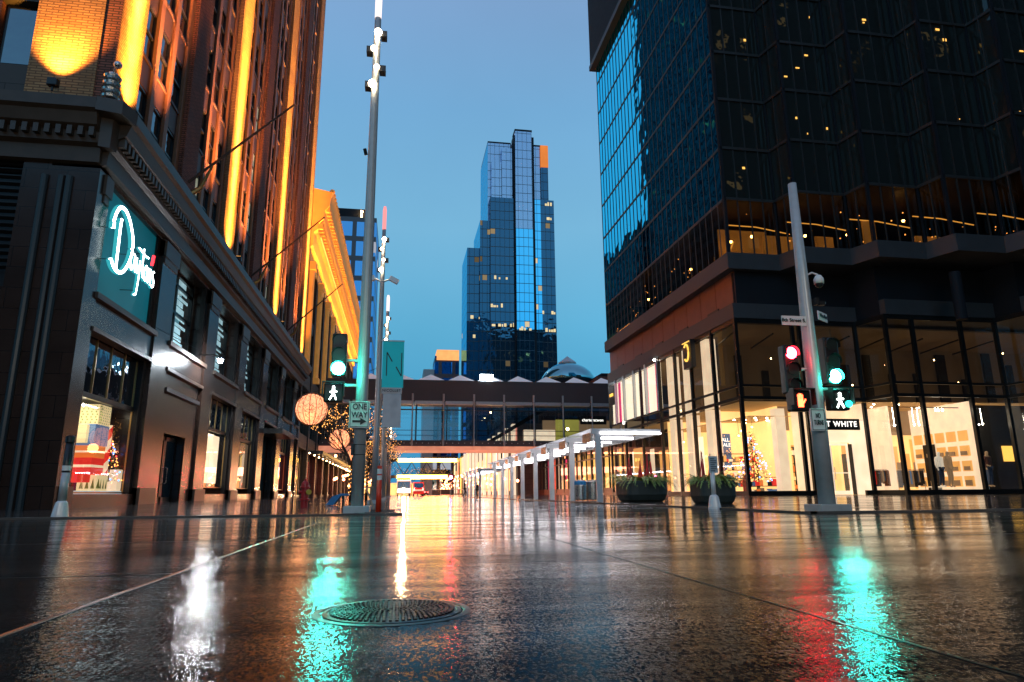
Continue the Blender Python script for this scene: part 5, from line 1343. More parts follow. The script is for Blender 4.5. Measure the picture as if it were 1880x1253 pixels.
MB().box(8.95, 11.85, 29.29, 29.34, 3.02, 3.08).build('edge_light', 'tube_white', sh)
shelter(9.2, 78, 5, 4.8, 'second shelter beyond the first one with bright tubes, farther down the street', 'shelters on the right pavement')

# trash cans
def can(x, y, band, label):
    t = thing('litter_bin', (x, y, 0), label, 'litter bin', 'steel litter bins')
    MB().lathe((x, y, 0), [(.32, .04), (.34, .08), (.34, .78), (.33, .80)], 24).build('body', 'steel', t, smooth=False)
    MB().lathe((x, y, .80), [(.335, 0), (.335, .16), (.30, .2)], 24).build('band', band, t)
    MB().lathe((x, y, 1.0), [(.31, 0), (.28, .05), (.1, .06)], 24).build('lid', 'steel', t)
can(9.25, 34.2, 'blue', 'cylindrical steel litter bin with a blue band beside the shelter post')
can(9.95, 34.3, 'steel', 'plain cylindrical steel litter bin right of the blue banded one')

# ------------------------------------------------------------------ planters
def planter(x, y, w, h, label, seed, square=True, twig=1.2):
    rg = random.Random(seed); t = thing('planter', (x, y, 0), label, 'planter', 'planters with evergreen sprays')
    b = MB(); n = 32; rings = [(.80, 0), (.9, .08), (1.0, h * .35), (1.0, h * .9), (.97, h), (.86, h), (.84, h - .12)]
    for s_, z_ in rings:
        for k in range(n):
            a = 2 * math.pi * k / n; c_, d_ = math.cos(a), math.sin(a); e_ = .45 if square else .8
            b.v.append((x + w / 2 * s_ * math.copysign(abs(c_) ** e_, c_), y + w / 2 * s_ * math.copysign(abs(d_) ** e_, d_), z_ + .005))
    for i in range(len(rings) - 1):
        for k in range(n): b.f.append((i * n + k, i * n + (k + 1) % n, (i + 1) * n + (k + 1) % n, (i + 1) * n + k))
    b.f.append(tuple((len(rings) - 1) * n + k for k in range(n)))
    b.build('pot', 'pot', t, smooth=False)
    f = MB()
    for k in range(190):
        a = rg.uniform(0, 6.283); r0 = rg.uniform(.1, .45) * w; L = rg.uniform(.45, .85) * (w / 1.6)
        p = Vector((x + r0 * math.cos(a), y + r0 * math.sin(a), h + .02)); d = Vector((math.cos(a + rg.uniform(-.5, .5)), math.sin(a + rg.uniform(-.5, .5)), rg.uniform(.25, .9))).normalized()
        pts = []
        for q in range(8):
            pts.append(p.copy()); p = p + d * L / 6; d = (d + Vector((0, 0, -.24))).normalized()
        for q in range(7):
            u = (pts[q + 1] - pts[q]); s_ = u.cross(Vector((0, 0, 1))); s_ = s_.normalized() if s_.length > 1e-4 else Vector((1, 0, 0))
            wd = .085 * (1 - q / 8.5)
            for sg in (-1, 1):
                for m2 in range(3):
                    o_ = pts[q] + u * (m2 / 3); tipv = o_ + u * .7 + s_ * sg * wd * rg.uniform(.8, 1.4) + Vector((0, 0, rg.uniform(-.03, .03)))
                    f.quad(o_, o_ + u * .32, tipv)
    f.build('evergreen_spray', 'leaf', t)
    g = MB(); spots = [(-.28, -.1), (.02, .05), (.28, 0.08), (.1, -.2)]
    for sx_, sy_ in spots[: 4 if w > 1.5 else 2]:
        hh = rg.uniform(.75, 1.1) * twig
        for k in range(16):
            a = rg.uniform(0, 6.283); r_ = rg.uniform(.02, .16)
            g.tube([(x + sx_ * w + r_ * math.cos(a), y + sy_ * w + r_ * math.sin(a), h), (x + sx_ * w + rg.uniform(-.03, .03), y + sy_ * w + rg.uniform(-.03, .03), h + hh * rg.uniform(.6, 1))], [.019, .008], 4)
    g.build('red_twigs', 'twigred', t)
planter(10.5, 28.6, 1.95, .88, 'wide dark planter with evergreen sprays and four clumps of red twigs', 4)
planter(10.65, 22.0, 1.3, .78, 'smaller dark planter with one tall clump of red twigs behind the white post', 9)

# ------------------------------------------------------------------ posts
def post(name, x, y, h, label, cat, r=.06, dark=True, grp=None):
    t = thing(name, (x, y, 0), label, cat, grp)
    MB().lathe((x, y, 0), [(.155, 0), (.15, .06), (.12, .24), (.105, .30), (.07, .34)], 20).build('base', 'pole_lt', t, smooth=False)
    MB().lathe((x, y, 0), [(r, .3), (r, h)], 16).build('post', 'black' if dark else 'pole_lt', t, smooth=True)
    return t
t = post('street_post', -6.66, 15.0, 1.6, 'slim dark post with a pale bell shaped foot at the left kerb', 'post', .075)
MB().lathe((-6.66, 15.0, .93), [(.079, 0), (.079, .1)], 16).build('ring', 'white', t); MB().lathe((-6.66, 15.0, 1.5), [(.09, 0), (.09, .11), (.05, .14)], 16).build('cap', 'black', t)
MB().lathe((-6.66, 15.0, .34), [(.076, 0), (.076, .55)], 16).build('sleeve', 'pole', t, smooth=True)
t = post('sign_post', 7.53, 15.5, .9, 'short white sign post with a grey notice panel in front of the small planter', 'sign post', .055, False)
MB().box(7.44, 7.66, 15.45, 15.48, .86, 1.26).build('notice_panel', 'signwhite', t)
b = MB()
for k in range(7): b.box(7.47, 7.47 + .16 * (1 if k % 3 else .7), 15.444, 15.449, .9 + k * .048, .918 + k * .048)
b.build('printed_lines', 'ink', t)

def mast(x, y, h, label, rtop=.10, rbase=.145, red=False, arms=False, far=False):
    t = thing('light_mast', (x, y, 0), label, 'street light', 'tall light masts along the left kerb')
    MB().box(x - .29, x + .29, y - .29, y + .29, 0, .16).build('base_plate', 'pole', t, bevel=.01)
    MB().lathe((x, y, 0), [(rbase, .16), (rbase * .97, 3), (rtop, h - 3.3), (rtop * .85, h - 1.2)], 24).build('pole', 'pole', t, smooth=True)
    MB().lathe((x, y, 0), [(rtop * .9, h - 1.2), (rtop * .95, h - .2), (rtop * .6, h)], 16).build('lit_tip', 'tip_red' if red else 'tip', t, smooth=True)
    for k, z_ in enumerate((h - 1.75, h - 2.25, h - 2.8, h - 3.3)):
        sx_ = (-1) ** k
        MB().box(x + sx_ * .1, x + sx_ * .26, y - .12, y + .12, z_ - .07, z_ + .1).build('lamp_head', 'black', t)
        MB().ball((x - .02 + .05 * sx_, y - .2, z_ - .02), .10 if k in (0, 3) else .075, 12).build('lamp', emit('mast_lamp', (1, .80, .52), 40 if k in (0, 3) else 22), t, smooth=True)
    if arms:
        for sx_ in (-1, 1):
            MB().tube([(x, y, h - 3.9), (x + sx_ * .35, y - .1, h - 3.75)], .04, 6).obox((x + sx_ * .55, y - .12, h - 3.8), (.2, 0, -.1 * sx_), (0, .1, 0), (.05 * sx_, 0, .1)).build_each('side_flood', 'pole_lt', t)
    return t
m1 = mast(-.93, 16, 14.2, 'tallest grey light mast in the foreground carrying the one way sign')
MB().tube([(-1.08, 15.95, 8.9), (-1.12, 15.9, 9.05)], .05, 6).build('small_bracket', 'black', m1)
MB().box(-1.12, -1.06, 15.86, 16.1, 1.3, 1.55).build('control_box', 'black', m1)
MB().lathe((-.93, 16, 0), [(.151, 1.3), (.151, 1.315)], 20).lathe((-.93, 16, 0), [(.151, 1.53), (.151, 1.545)], 20).build('strap', 'black', m1)
m2 = mast(-1.08, 31, 14.2, 'second light mast down the left kerb with the teal banner and two side floods', red=True, arms=True)
m3 = mast(-1.15, 46.5, 14.3, 'third light mast down the left kerb, beyond the banner mast', rtop=.12)
for y_, n_ in ((62, 'fourth'), (78, 'fifth'), (94, 'sixth')):
    mast(-1.3, y_, 11.5, n_ + ' light mast down the left kerb among the lit trees')

for x_, y_, lb in ((-9.5, -9.0, 'added fill light mast, unseen behind the viewpoint at the near left corner of the crossing'), (11.5, -9.5, 'added fill light mast, unseen behind the viewpoint at the near right corner of the crossing')):
    mast(x_, y_, 12.5, lb)  # unseen masts added to light the fronts that face the camera
    lamp('POINT', 'rear_fill_light', (x_, y_ + .5, 10.2), (1, .82, .6), 2400, shadow_soft_size=.15)
# banner
bn = thing('banner', (-.45, 30.9, 3.4), 'teal street banner with a thin letter N above a faded photograph banner', 'banner')
MB().box(-.93, .05, 30.86, 30.88, 5.2, 7.4).build('upper_banner', 'teal', bn)
MB().box(-.93, .0, 30.85, 30.87, 4.92, 5.2).build('title_strip', 'banner_white', bn)
MB().box(-.85, -.02, 30.86, 30.88, 3.4, 4.92).build('lower_banner', 'banner_photo', bn)
MB().box(-1.05, .06, 30.84, 30.9, 7.38, 7.44).box(-1.05, .0, 30.84, 30.9, 3.37, 3.41).build('banner_rod', 'pole', bn)
lt = MB(); yy = 30.845
def stroke(x0, z0, x1, z1, w):
    d = Vector((x1 - x0, 0, z1 - z0)); L = d.length; d.normalize(); nrm = Vector((-d.z, 0, d.x)); lt.obox(((x0 + x1) / 2, yy, (z0 + z1) / 2), d * L / 2, (0, .006, 0), nrm * w / 2)
stroke(-.73, 5.75, -.73, 6.85, .045); stroke(-.73, 6.86, -.48, 6.42, .05); stroke(-.05, 5.75, -.05, 6.85, .045); stroke(-.05, 5.74, -.30, 6.18, .05)
lt.build('letter_N', 'ink', bn)
text('title', 'NICOLLET', .17, (-.47, 30.84, 5.06), FRONT, 'ink', bn, 1.1)

# signs on the first mast
s1 = thing('one_way_sign', (-.95, 15.8, 1.9), 'white ONE WAY sign with a black arrow pointing right on the nearest mast', 'sign')
MB().box(-1.19, -.72, 15.78, 15.80, 1.91, 2.53).build('plate', 'signwhite', s1, bevel=.004)
b = MB(); b.box(-1.165, -.745, 15.772, 15.778, 1.935, 1.947).box(-1.165, -.745, 15.772, 15.778, 2.493, 2.505).box(-1.165, -1.153, 15.772, 15.778, 1.947, 2.493).box(-.757, -.745, 15.772, 15.778, 1.947, 2.493); b.build('border', 'ink', s1)
text('letters', 'ONE\nWAY', .19, (-.955, 15.77, 2.305), FRONT, 'ink', s1, 1.0, .003, .82)
b = MB(); b.extr([(-1.11, 2.04), (-.93, 2.04), (-.93, 1.985), (-.79, 2.065), (-.93, 2.145), (-.93, 2.09), (-1.11, 2.09)], 'y', 15.772, 15.779); b.build('arrow', 'ink', s1)

def signal(name, x, y, z, label, state, lens_r=.105, parts=3, visor=True, face=0.):
    """vertical traffic signal; z is the centre of the lit lens"""
    t = thing(name, (x, y, z), label, 'traffic light')
    idx = {'red': 2, 'green': 0, 'redtop': 2}[state]
    zb = z - .17 - idx * .34
    MB().box(x - .17, x + .17, y, y + .22, zb, zb + .34 * parts).build('housing', 'black', t, bevel=.03)
    for k in range(parts):
        zc = zb + .17 + .34 * k; on = k == idx
        MB().tube([(x, y - .012, zc), (x, y + .0, zc)], lens_r, 20).build('lens', ('green_lens' if state == 'green' else 'red_lens') if on else 'black', t)
        if visor:
            b = MB(); n = 14
            for q in range(n + 1):
                a = math.radians(-20 + 220 * q / n); r_ = lens_r + .02
                b.v += [(x + r_ * math.cos(a), y - .005, zc + r_ * math.sin(a)), (x + r_ * math.cos(a), y - .09, zc + r_ * math.sin(a) * .98 - .005)]
            for q in range(n): b.f.append((2 * q, 2 * q + 1, 2 * q + 3, 2 * q + 2))
            b.build('visor', 'black', t)
    return t
def pedhead(x, y, z, label, kind):
    t = thing('pedestrian_signal', (x, y, z), label, 'pedestrian signal')
    MB().box(x - .22, x + .22, y, y + .2, z - .22, z + .22).build('housing', 'black', t, bevel=.03)
    MB().box(x - .25, x + .25, y - .14, y, z + .22, z + .24).box(x - .25, x - .23, y - .14, y, z - .1, z + .22).box(x + .23, x + .25, y - .14, y, z - .1, z + .22).build('visor', 'black', t)
    b = MB()
    if kind == 'hand':
        b.box(x - .08, x + .04, y - .012, y - .004, z - .14, z + .02)
        for k in range(4): b.box(x - .08 + k * .032, x - .058 + k * .032, y - .012, y - .004, z + .02, z + .12 + (.02 if k in (1, 2) else 0))
        b.obox((x + .065, y - .008, z - .02), (.03, 0, .045), (0, .004, 0), (-.012, 0, .008)); b.build('hand_symbol', 'hand_lens', t)
    else:
        b.ball((x, y - .01, z + .12), .03, 8).obox((x, y - .008, z + .03), (.028, 0, .0), (0, .004, 0), (0, 0, .06))
        b.obox((x - .03, y - .008, z - .08), (.05, 0, .09), (0, .004, 0), (.012, 0, -.008)).obox((x + .03, y - .008, z - .08), (.04, 0, -.09), (0, .004, 0), (.012, 0, .008)).obox((x + .03, y - .008, z + .03), (.05, 0, -.02), (0, .004, 0), (.004, 0, .012)).obox((x - .03, y - .008, z + .02), (.045, 0, .02), (0, .004, 0), (-.004, 0, .012))
        b.build('walking_symbol', 'walk_lens', t)
    return t
signal('traffic_light', -1.48, 15.75, 3.29, 'green traffic light on the nearest mast beside the store', 'green', .15)
pedhead(-1.56, 15.7, 2.72, 'white walk signal under the green light on the nearest mast', 'walk')
MB().box(-1.75, -.93, 15.93, 16.0, 2.9, 2.96).box(-1.62, -.93, 15.93, 16.0, 3.5, 3.56).build_each('signal_arm', 'pole', m1)
lamp('POINT', 'green_spill', (-1.48, 15.35, 3.25), (.03, 1, .68), 60, shadow_soft_size=.14)

# right pole
rp = thing('signal_pole', (8.55, 12.6, 0), 'grey traffic signal pole on a square plinth at the right kerb', 'signal pole')
MB().box(8.22, 8.88, 12.3, 12.9, 0, .15).build('base_plate', 'pole', rp, bevel=.01)
MB().lathe((8.55, 12.6, 0), [(.165, .15), (.16, 2.2), (.12, 5), (.09, 7.17)], 24).build('pole', 'pole', rp, smooth=True)
MB().tube([(8.0, 12.6, 2.9), (8.5, 12.6, 2.92)], .035, 8).tube([(8.05, 12.6, 2.45), (8.5, 12.6, 2.5)], .035, 8).tube([(8.6, 12.6, 2.5), (9.1, 12.6, 2.5)], .035, 8).build_each('signal_arm', 'pole', rp)
signal('traffic_light', 8.03, 12.5, 3.24, 'red traffic light on the left side of the right hand pole', 'red', .125)
signal('traffic_light', 8.98, 12.5, 2.76, 'green traffic light on the right side of the right hand pole', 'green', .14)
pedhead(8.1, 12.42, 2.23, 'pedestrian signal showing an orange hand on the right hand pole', 'hand')
pedhead(8.98, 12.42, 2.26, 'pedestrian signal showing a white walking figure under the right green light', 'walk')
MB().ball((9.16, 12.4, 2.17), .07, 12).build('side_lens', M.setdefault('teal_lens', emit('teal_lens', (.02, .8, .55), 6)), bpy.data.objects['pedestrian_signal.002'])
lamp('POINT', 'green_spill', (8.98, 12.1, 2.72), (.03, 1, .68), 18, shadow_soft_size=.14)
lamp('POINT', 'red_spill', (8.03, 12.1, 3.2), (1, .02, .03), 9, shadow_soft_size=.12)
t = thing('no_turns_sign', (8.42, 12.35, 1.8), 'white NO TURNS sign on the right hand pole', 'sign')
MB().box(8.24, 8.58, 12.38, 12.40, 1.6, 2.06).build('plate', 'signwhite', t, bevel=.004)
b = MB(); b.box(8.26, 8.56, 12.372, 12.379, 1.62, 1.63).box(8.26, 8.56, 12.372, 12.379, 2.03, 2.04).box(8.26, 8.27, 12.372, 12.379, 1.63, 2.03).box(8.55, 8.56, 12.372, 12.379, 1.63, 2.03).build('border', 'ink', t)
text('letters', 'NO\nTURNS', .14, (8.41, 12.37, 1.84), FRONT, 'ink', t, .95, .003, .5)
t.rotation_euler = (0, 0, 0)
t = thing('street_name_sign', (8.1, 12.45, 3.9), 'street name plate reading 8th Street S. on the right hand pole', 'sign')
MB().box(7.86, 8.42, 12.44, 12.46, 3.83, 4.03).build('plate', 'signwhite', t); text('letters', '8th Street S.', .11, (8.13, 12.43, 3.93), FRONT, 'ink', t)
t = thing('street_name_sign', (8.85, 12.5, 4.05), 'street name plate reading Nicollet turned along the street', 'sign')
t.rotation_euler = (0, 0, math.radians(35))
MB().box(8.62, 9.1, 12.49, 12.51, 3.96, 4.15).build('plate', 'signwhite', t); text('letters', 'Nicollet', .12, (8.86, 12.475, 4.06), FRONT, 'ink', t)
t = thing('dome_camera', (8.78, 12.5, 4.95), 'white dome security camera high on the right hand pole', 'camera')
MB().tube([(8.6, 12.6, 4.98), (8.72, 12.5, 5.04), (8.82, 12.45, 4.98)], .022, 8).build('arm', 'white', t)
MB().lathe((8.83, 12.45, 4.78), [(.1, 0), (.105, .1), (.06, .18), (.02, .2)], 18).build('housing', 'white', t, smooth=True)
MB().ball((8.83, 12.45, 4.77), .085, 14).build('dome', 'black', t, smooth=True)
t = thing('bracket_camera', (8.8, 12.5, 4.35), 'small dark bracket camera below the dome camera', 'camera')
MB().box(8.68, 8.76, 12.4, 12.52, 4.3, 4.45).box(8.74, 8.86, 12.36, 12.46, 4.28, 4.36).build('body', 'black', t); MB().ball((8.86, 12.4, 4.33), .035, 8).build('lens', 'steel', t)

# flexible post and hydrant
t = thing('flexible_post', (-.43, 15.2, 0), 'bright red flexible post with white bands beside the nearest mast', 'delineator post')
MB().lathe((-.43, 15.2, 0), [(.062, .04), (.055, .72)], 18).build('post', 'red_plastic', t, smooth=True)
MB().lathe((-.43, 15.2, 0), [(.056, .72), (.056, .82)], 18).lathe((-.43, 15.2, 0), [(.056, .85), (.056, .96)], 18).build('white_band', 'white', t)
MB().lathe((-.43, 15.2, 0), [(.055, .82), (.055, .85)], 18).lathe((-.43, 15.2, 0), [(.055, .96), (.055, 1.02), (.04, 1.03)], 18).build('cap', 'red_plastic', t)
MB().box(-.72, -.05, 15.0, 15.4, .004, .03).build('base_plate', 'rubber', t)
t = thing('fire_hydrant', (-3.1, 23.6, 0), 'red fire hydrant with a yellow side cap on the wet left pavement', 'fire hydrant')
MB().lathe((-3.1, 23.6, 0), [(.12, 0), (.12, .22), (.17, .23), (.17, .28), (.12, .3), (.115, .62), (.16, .63), (.16, .68), (.13, .7)], 20).build('barrel', 'red', t, smooth=False)
MB().lathe((-3.1, 23.6, .7), [(.135, 0), (.125, .08), (.08, .15), (.04, .17), (.04, .22), (.02, .24)], 20).build('bonnet', 'red', t, smooth=False)
MB().tube([(-3.1, 23.6, .5), (-2.97, 23.45, .5)], .075, 14).build('outlet', 'red', t); MB().tube([(-2.97, 23.45, .5), (-2.93, 23.40, .5)], .09, 8).build('outlet_cap', 'yellow', t)
MB().tube([(-3.1, 23.6, .5), (-3.29, 23.56, .5)], .055, 10).build('outlet', 'red', t)
# sandwich board and blue cover behind the mast
t = thing('leaning_board', (-.75, 21, 0), 'pale leaning easel board behind the nearest mast', 'easel')
MB().tube([(-1.0, 21.2, .62), (-.72, 21, .0)], .03, 4).tube([(-.85, 21.3, .65), (-.86, 21.3, 0)], .025, 4).box(-1.05, -.78, 21.2, 21.24, .6, .64).build('frame', 'cream_stone', t)
t = thing('covered_bench', (-2.0, 27, 0), 'low bench covered with a bright blue sheet left of the nearest mast', 'bench')
MB().extr([(-2.75, 0.02), (-2.5, .35), (-2.2, .45), (-1.9, .45), (-1.9, .38), (-2.2, .36), (-2.45, .02)], 'y', 26.8, 27.6).build('cover', 'blue', t); MB().box(-2.15, -2.05, 26.9, 27.5, .01, .36).build('leg', 'black', t)

# ------------------------------------------------------------------ glowing globes on cables
def globe(x, y, z, r, label):
    t = thing('globe_lantern', (x, y, z + r), label, 'lantern', 'glowing globe lanterns over the pavement')
    MB().ball((x, y, z), r * .93, 36).build('shade', 'globe_glow', t, smooth=True)
    b = MB()
    for k in range(8):
        a = math.pi * k / 8; pts = [(x + r * math.cos(a) * math.sin(q), y + r * math.sin(a) * math.sin(q), z + r * math.cos(q)) for q in [2 * math.pi * i / 40 for i in range(41)]]
        b.tube(pts, .014, 4, False)
    b.build('wire_rib', 'bark', t)
    b = MB(); rg = random.Random(int(y))
    for k in range(260):
        q = math.acos(rg.uniform(-1, 1)); a = rg.uniform(0, 6.283); rr = r * 1.0; q2 = q + rg.uniform(-.28, .28); a2 = a + rg.uniform(-.35, .35)
        b.tube([(x + rr * math.sin(q) * math.cos(a), y + rr * math.sin(q) * math.sin(a), z + rr * math.cos(q)), (x + rr * math.sin(q2) * math.cos(a2), y + rr * math.sin(q2) * math.sin(a2), z + rr * math.cos(q2))], .009, 3, False)
    b.build('rattan', 'bark', t)
    MB().tube([(-11, y, z + 3.6), (x - 2.5, y, z + 1.3), (x, y, z + r), (x + 1.5, y, z + 1.35), (-1.1, y, z + 2.0)], .012, 4).build('cable', 'black', t)
    lamp('POINT', 'globe_glow', (x, y - r - .25, z - r), (1, .35, .12), 60, shadow_soft_size=.3)
globe(-4.02, 31.2, 4.2, .75, 'glowing pink orange globe lantern nearest to the camera')
globe(-4.05, 46.5, 4.05, .72, 'second glowing globe lantern, more golden, right of the first')
globe(-4.0, 62, 3.9, .7, 'third glowing globe lantern half hidden by the mast')

# ------------------------------------------------------------------ trees with lights
def tree(x, y, h, seed, label, lbl2, nl=420, spread=.55):
    rg = random.Random(seed); t = thing('bare_tree', (x, y, 0), label, 'tree', 'bare street trees with lights')
    tk = MB(); br = MB(); ends = []
    tk.tube([(x, y, 0), (x + .03, y, h * .14), (x, y + .03, h * .28)], [.13, .10, .085], 8)
    def grow(p, d, L, r, lv):
        q = p + d * L; mid = p + d * L * .5 + Vector((rg.uniform(-1, 1), rg.uniform(-1, 1), rg.uniform(-.3, .5))) * L * .07
        br.tube([p, mid, q], [r, r * .8, r * .62], 5 if lv < 2 else 3, False); ends.append((p, q))
        if lv >= 5: return
        for k in range(3 if lv < 4 else 2):
            nd = (d + Vector((rg.uniform(-1, 1), rg.uniform(-1, 1), rg.uniform(-.25, .75))) * spread).normalized()
            grow(p + d * L * rg.uniform(.55, 1), nd, L * rg.uniform(.62, .86), r * .58, lv + 1)
    for k in range(5):
        a = 2 * math.pi * k / 5 + rg.uniform(-.3, .3)
        grow(Vector((x, y, h * rg.uniform(.2, .3))), Vector((.45 * math.cos(a), .45 * math.sin(a), .85)).normalized(), h * .20, .06, 0)
    tk.build('trunk', 'bark', t, smooth=True); br.build('branches', 'bark', t)
    sl_ = MB()
    for k in range(nl):
        p, q = rg.choice(ends); u = p.lerp(q, rg.random()); s_ = .010 * (1 + y / 90)
        sl_.obox(u, (s_, 0, 0), (0, s_, 0), (0, 0, s_))
    for k in range(60): sl_.obox((x + .14 * math.cos(k * .9), y + .14 * math.sin(k * .9), .4 + k * h * .28 / 60), (.015, 0, 0), (0, .015, 0), (0, 0, .015))
    o = sl_.build('string_lights', 'bulb_small', origin=(x, y, 0)); tag(o, lbl2, 'string lights', 'string lights in the street trees')
for i, (x_, y_, h_) in enumerate(((-2.6, 38.5, 7.2), (-2.5, 54, 8), (-2.3, 70, 8.5), (-2.2, 86, 9), (-2.2, 106, 9))):
    od = ['first', 'second', 'third', 'fourth', 'fifth'][i]
    tree(x_, y_, h_, 40 + i, 'bare street tree, ' + od + ' from the camera along the left kerb', 'amber string lights wound through the ' + od + ' street tree', 380)
for i, (x_, y_, h_) in enumerate(((4.5, 250, 13), (9.5, 262, 14), (14.5, 250, 13), (-3.5, 205, 13))):
    tree(x_, y_, h_, 60 + i, ['far brown tree under the yellow strips, left of centre', 'far brown tree under the yellow strips, in the centre', 'far brown tree under the yellow strips, right of centre', 'far tree at the left end of the yellow strips'][i], ['string lights of the far left of centre tree', 'string lights of the far centre tree', 'string lights of the far right of centre tree', 'string lights of the far tree at the left end'][i], 70, .7)

# ------------------------------------------------------------------ far vehicles and street end
bu = thing('bus', (.9, 130, 0), 'oncoming bus with an amber destination sign and glaring headlights far down the street', 'bus')
MB().box(-.42, 2.2, 130, 141, .35, 3.5).build('body', 'white', bu, bevel=.12)
MB().box(-.3, 2.08, 129.93, 129.99, 1.4, 2.75).build('windscreen', 'pane_dk', bu); MB().box(-.2, 1.98, 129.9, 129.97, 2.95, 3.35).build('destination_sign', 'gold_sign', bu)
for x_ in (.1, 1.75): MB().tube([(x_, 129.85, .85), (x_, 129.95, .85)], .17, 14).build('headlight', 'headlight', bu)
MB().box(-.42, 2.2, 129.9, 129.99, .35, .65).build('bumper', 'black', bu)
for x_ in (-.35, 1.95):
    for y_ in (132, 139): MB().tube([(x_, y_, .45), (x_ + .25, y_, .45)], .45, 16).build('wheel', 'rubber', bu)
cr = thing('ambulance', (3.4, 128, 0), 'red and white van with lit tail lamps beside the oncoming bus', 'van')
MB().extr([(126, .35), (126, 2.5), (130.3, 2.5), (131, 1.3), (132, 1.1), (132, .35)], 'x', 2.6, 4.5).build('body', 'red', cr)
MB().box(2.75, 4.35, 125.9, 125.99, 1.5, 2.3).build('rear_window', 'pane_dk', cr); MB().box(2.6, 4.5, 125.92, 125.99, .9, 1.2).build('stripe', 'white', cr)
for x_ in (2.68, 4.25): MB().box(x_, x_ + .18, 125.86, 125.92, 1.0, 1.5).build('tail_light', 'tail', cr)
for x_ in (2.6, 4.3):
    for y_ in (127, 131): MB().tube([(x_, y_, .36), (x_ + .2, y_, .36)], .36, 14).build('wheel', 'rubber', cr)
lamp('POINT', 'headlight_glow', (.9, 128.5, 1.2), (1, .6, .3), 4000, shadow_soft_size=.3)
t = thing('traffic_light', (6.75, 90, 0), 'far red signal on a slender pole beyond the footbridge edge', 'traffic light')
MB().tube([(6.75, 90.2, 0), (6.75, 90.2, 3.6)], .08, 8).build('pole', 'pole', t); MB().box(6.55, 6.95, 90, 90.2, 1.9, 2.9).build('housing', 'black', t)
MB().tube([(6.75, 89.94, 2.5), (6.75, 90, 2.5)], .2, 16).build('lens', 'red_far', t)
for (x_, y_, mt, lb) in ((4.9, 150, 'tail', 'dark car with glowing red tail lamps right of the van'), (1.6, 165, 'headlight2', 'far car with warm headlights behind the bus'), (6.6, 175, 'tail', 'farthest car with red tail lamps near the far footbridge')):
    M.setdefault('headlight2', emit('warm_headlight', (1, .6, .28), 40))
    ca = thing('parked_car', (x_, y_, 0), lb, 'car', 'cars down the street')
    MB().extr([(y_, .35), (y_, .95), (y_ + .5, 1.0), (y_ + 1.1, 1.45), (y_ + 2.9, 1.45), (y_ + 3.6, .95), (y_ + 4.4, .85), (y_ + 4.4, .35)], 'x', x_ - .85, x_ + .85).build('body', 'darkband', ca, bevel=.05)
    for s_ in (-1, 1):
        MB().box(x_ + s_ * .68 - .13, x_ + s_ * .68 + .13, y_ - .04, y_ + .0, .68, .84).build('tail_light' if mt == 'tail' else 'headlight', mt, ca)
        for yy in (y_ + .8, y_ + 3.5): MB().tube([(x_ + s_ * .86, yy, .33), (x_ + s_ * .68, yy, .33)], .33, 14).build('wheel', 'rubber', ca)
b = MB(); rg = random.Random(77)  # orange dots added to thicken the far street glow
for k in range(170): x_ = rg.choice((-9.5, 18.6, 18.6)); b.ball((x_ + rg.uniform(-.7, .7), rg.uniform(104, 300), rg.uniform(2.0, 6.5)), .24, 5)
tag(b.build('far_glow_dots', M.setdefault('glow_dot', emit('glow_dot', (1, .30, .12), 18, mis=False)), origin=(5, 200, 3)), 'scatter of small orange glow dots added along both far pavements', 'glow dots')['kind'] = 'stuff'
# railing, kerbside crowd barriers far
rl = thing('street_railing', (10, 110, 0), 'pale low railing across the far street beyond the shelters', 'railing')
b = MB().tube([(5, 108, 1.05), (17, 108, 1.05)], .05, 6)
for k in range(9): b.tube([(5 + k * 1.5, 108, 0), (5 + k * 1.5, 108, 1.05)], .04, 6)
b.build('rail', 'white', rl)

# ------------------------------------------------------------------ light, sky, camera
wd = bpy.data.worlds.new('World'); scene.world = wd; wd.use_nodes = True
nt = wd.node_tree; nt.nodes.clear()
out = nt.nodes.new('ShaderNodeOutputWorld'); bg = nt.nodes.new('ShaderNodeBackground')
sky = nt.nodes.new('ShaderNodeTexSky'); sky.sky_type = 'NISHITA'; sky.sun_disc = False
sky.sun_elevation = math.radians(1.0); sky.sun_rotation = math.radians(200)
tc = nt.nodes.new('ShaderNodeTexCoord'); sp_ = nt.nodes.new('ShaderNodeSeparateXYZ'); nt.links.new(tc.outputs['Generated'], sp_.inputs[0])
cr_ = nt.nodes.new('ShaderNodeValToRGB'); e = cr_.color_ramp.elements
e[0].position = 0.0; e[0].color = (.04, .32, .62, 1); e[1].position = .95; e[1].color = (.26, .36, .62, 1)
for p_, c_ in ((.12, (.06, .40, .69)), (.24, (.12, .485, .77)), (.38, (.20, .52, .79)), (.53, (.19, .45, .75)), (.66, (.23, .40, .68))):
    el = e.new(p_); el.color = c4(c_)
nt.links.new(sp_.outputs[2], cr_.inputs[0])
sc_ = mixc(nt, 1.0, sky.outputs[0], (.10, .10, .10), 'MULTIPLY')     # the physical sky at strength 0.1
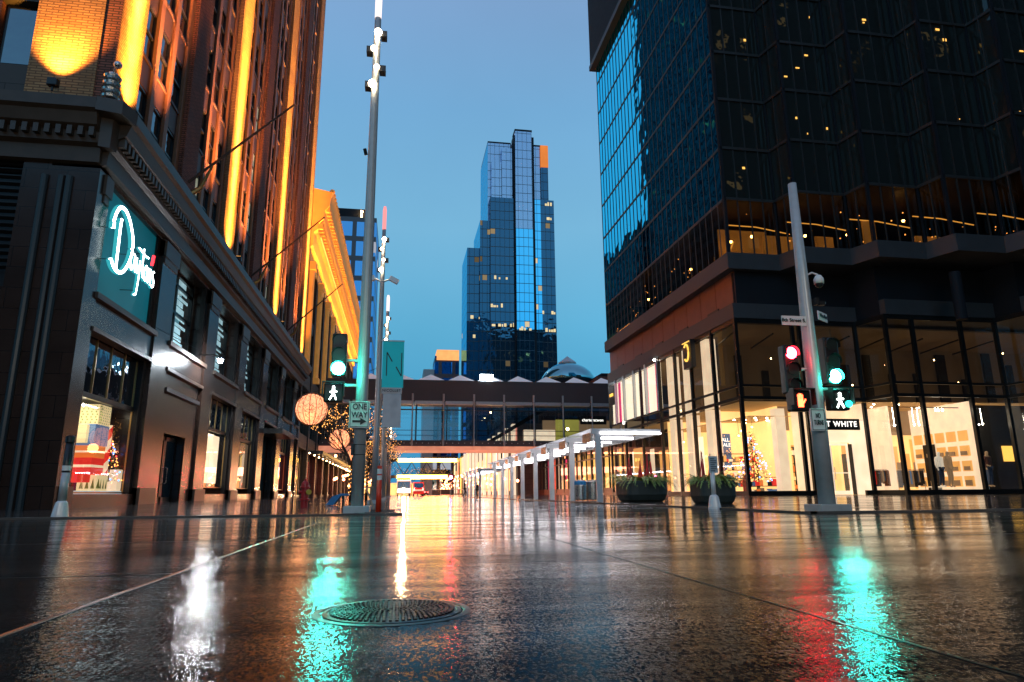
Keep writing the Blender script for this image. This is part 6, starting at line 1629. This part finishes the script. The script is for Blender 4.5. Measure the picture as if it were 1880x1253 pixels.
mx = mixc(nt, .88, sc_, cr_.outputs[0])
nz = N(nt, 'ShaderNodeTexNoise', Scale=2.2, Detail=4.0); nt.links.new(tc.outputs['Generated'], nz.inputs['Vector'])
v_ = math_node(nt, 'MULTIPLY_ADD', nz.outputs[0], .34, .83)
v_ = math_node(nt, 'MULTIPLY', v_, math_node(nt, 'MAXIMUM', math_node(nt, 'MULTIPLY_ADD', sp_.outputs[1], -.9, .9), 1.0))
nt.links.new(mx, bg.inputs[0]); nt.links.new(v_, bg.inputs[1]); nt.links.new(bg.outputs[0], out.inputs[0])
sun = lamp('SUN', 'sun', (0, 0, 100), (.7, .8, 1), .05, angle=math.radians(20))
sun.rotation_euler = (math.radians(60), 0, math.radians(200))

cam = bpy.data.cameras.new('camera'); cam.sensor_width = 36; cam.lens = 1220 / 1880 * 36; cam.clip_end = 5000; cam.clip_start = .05
co = bpy.data.objects.new('camera', cam); COL.objects.link(co); scene.camera = co
pitch = math.atan(279 / 1220); yaw = math.atan(210 / math.hypot(1220, 279)); roll = math.radians(.45)
from mathutils import Matrix
fwd = Vector((math.sin(yaw) * math.cos(pitch), math.cos(yaw) * math.cos(pitch), math.sin(pitch))); r0 = Vector((math.cos(yaw), -math.sin(yaw), 0)); u0 = r0.cross(fwd)
r = r0 * math.cos(roll) - u0 * math.sin(roll); u = u0 * math.cos(roll) + r0 * math.sin(roll)
co.matrix_world = Matrix(((r.x, u.x, -fwd.x, 0), (r.y, u.y, -fwd.y, 0), (r.z, u.z, -fwd.z, .42), (0, 0, 0, 1)))

scene.view_settings.view_transform = 'Standard'; scene.view_settings.look = 'None'; scene.view_settings.exposure = 0; scene.view_settings.gamma = 1
scene.cycles.use_denoising = True; scene.cycles.sample_clamp_indirect = 8; scene.cycles.sample_clamp_direct = 0
scene.cycles.max_bounces = 7; scene.cycles.transparent_max_bounces = 12; scene.cycles.glossy_bounces = 4; scene.cycles.diffuse_bounces = 2
scene.cycles.caustics_reflective = False; scene.cycles.caustics_refractive = False
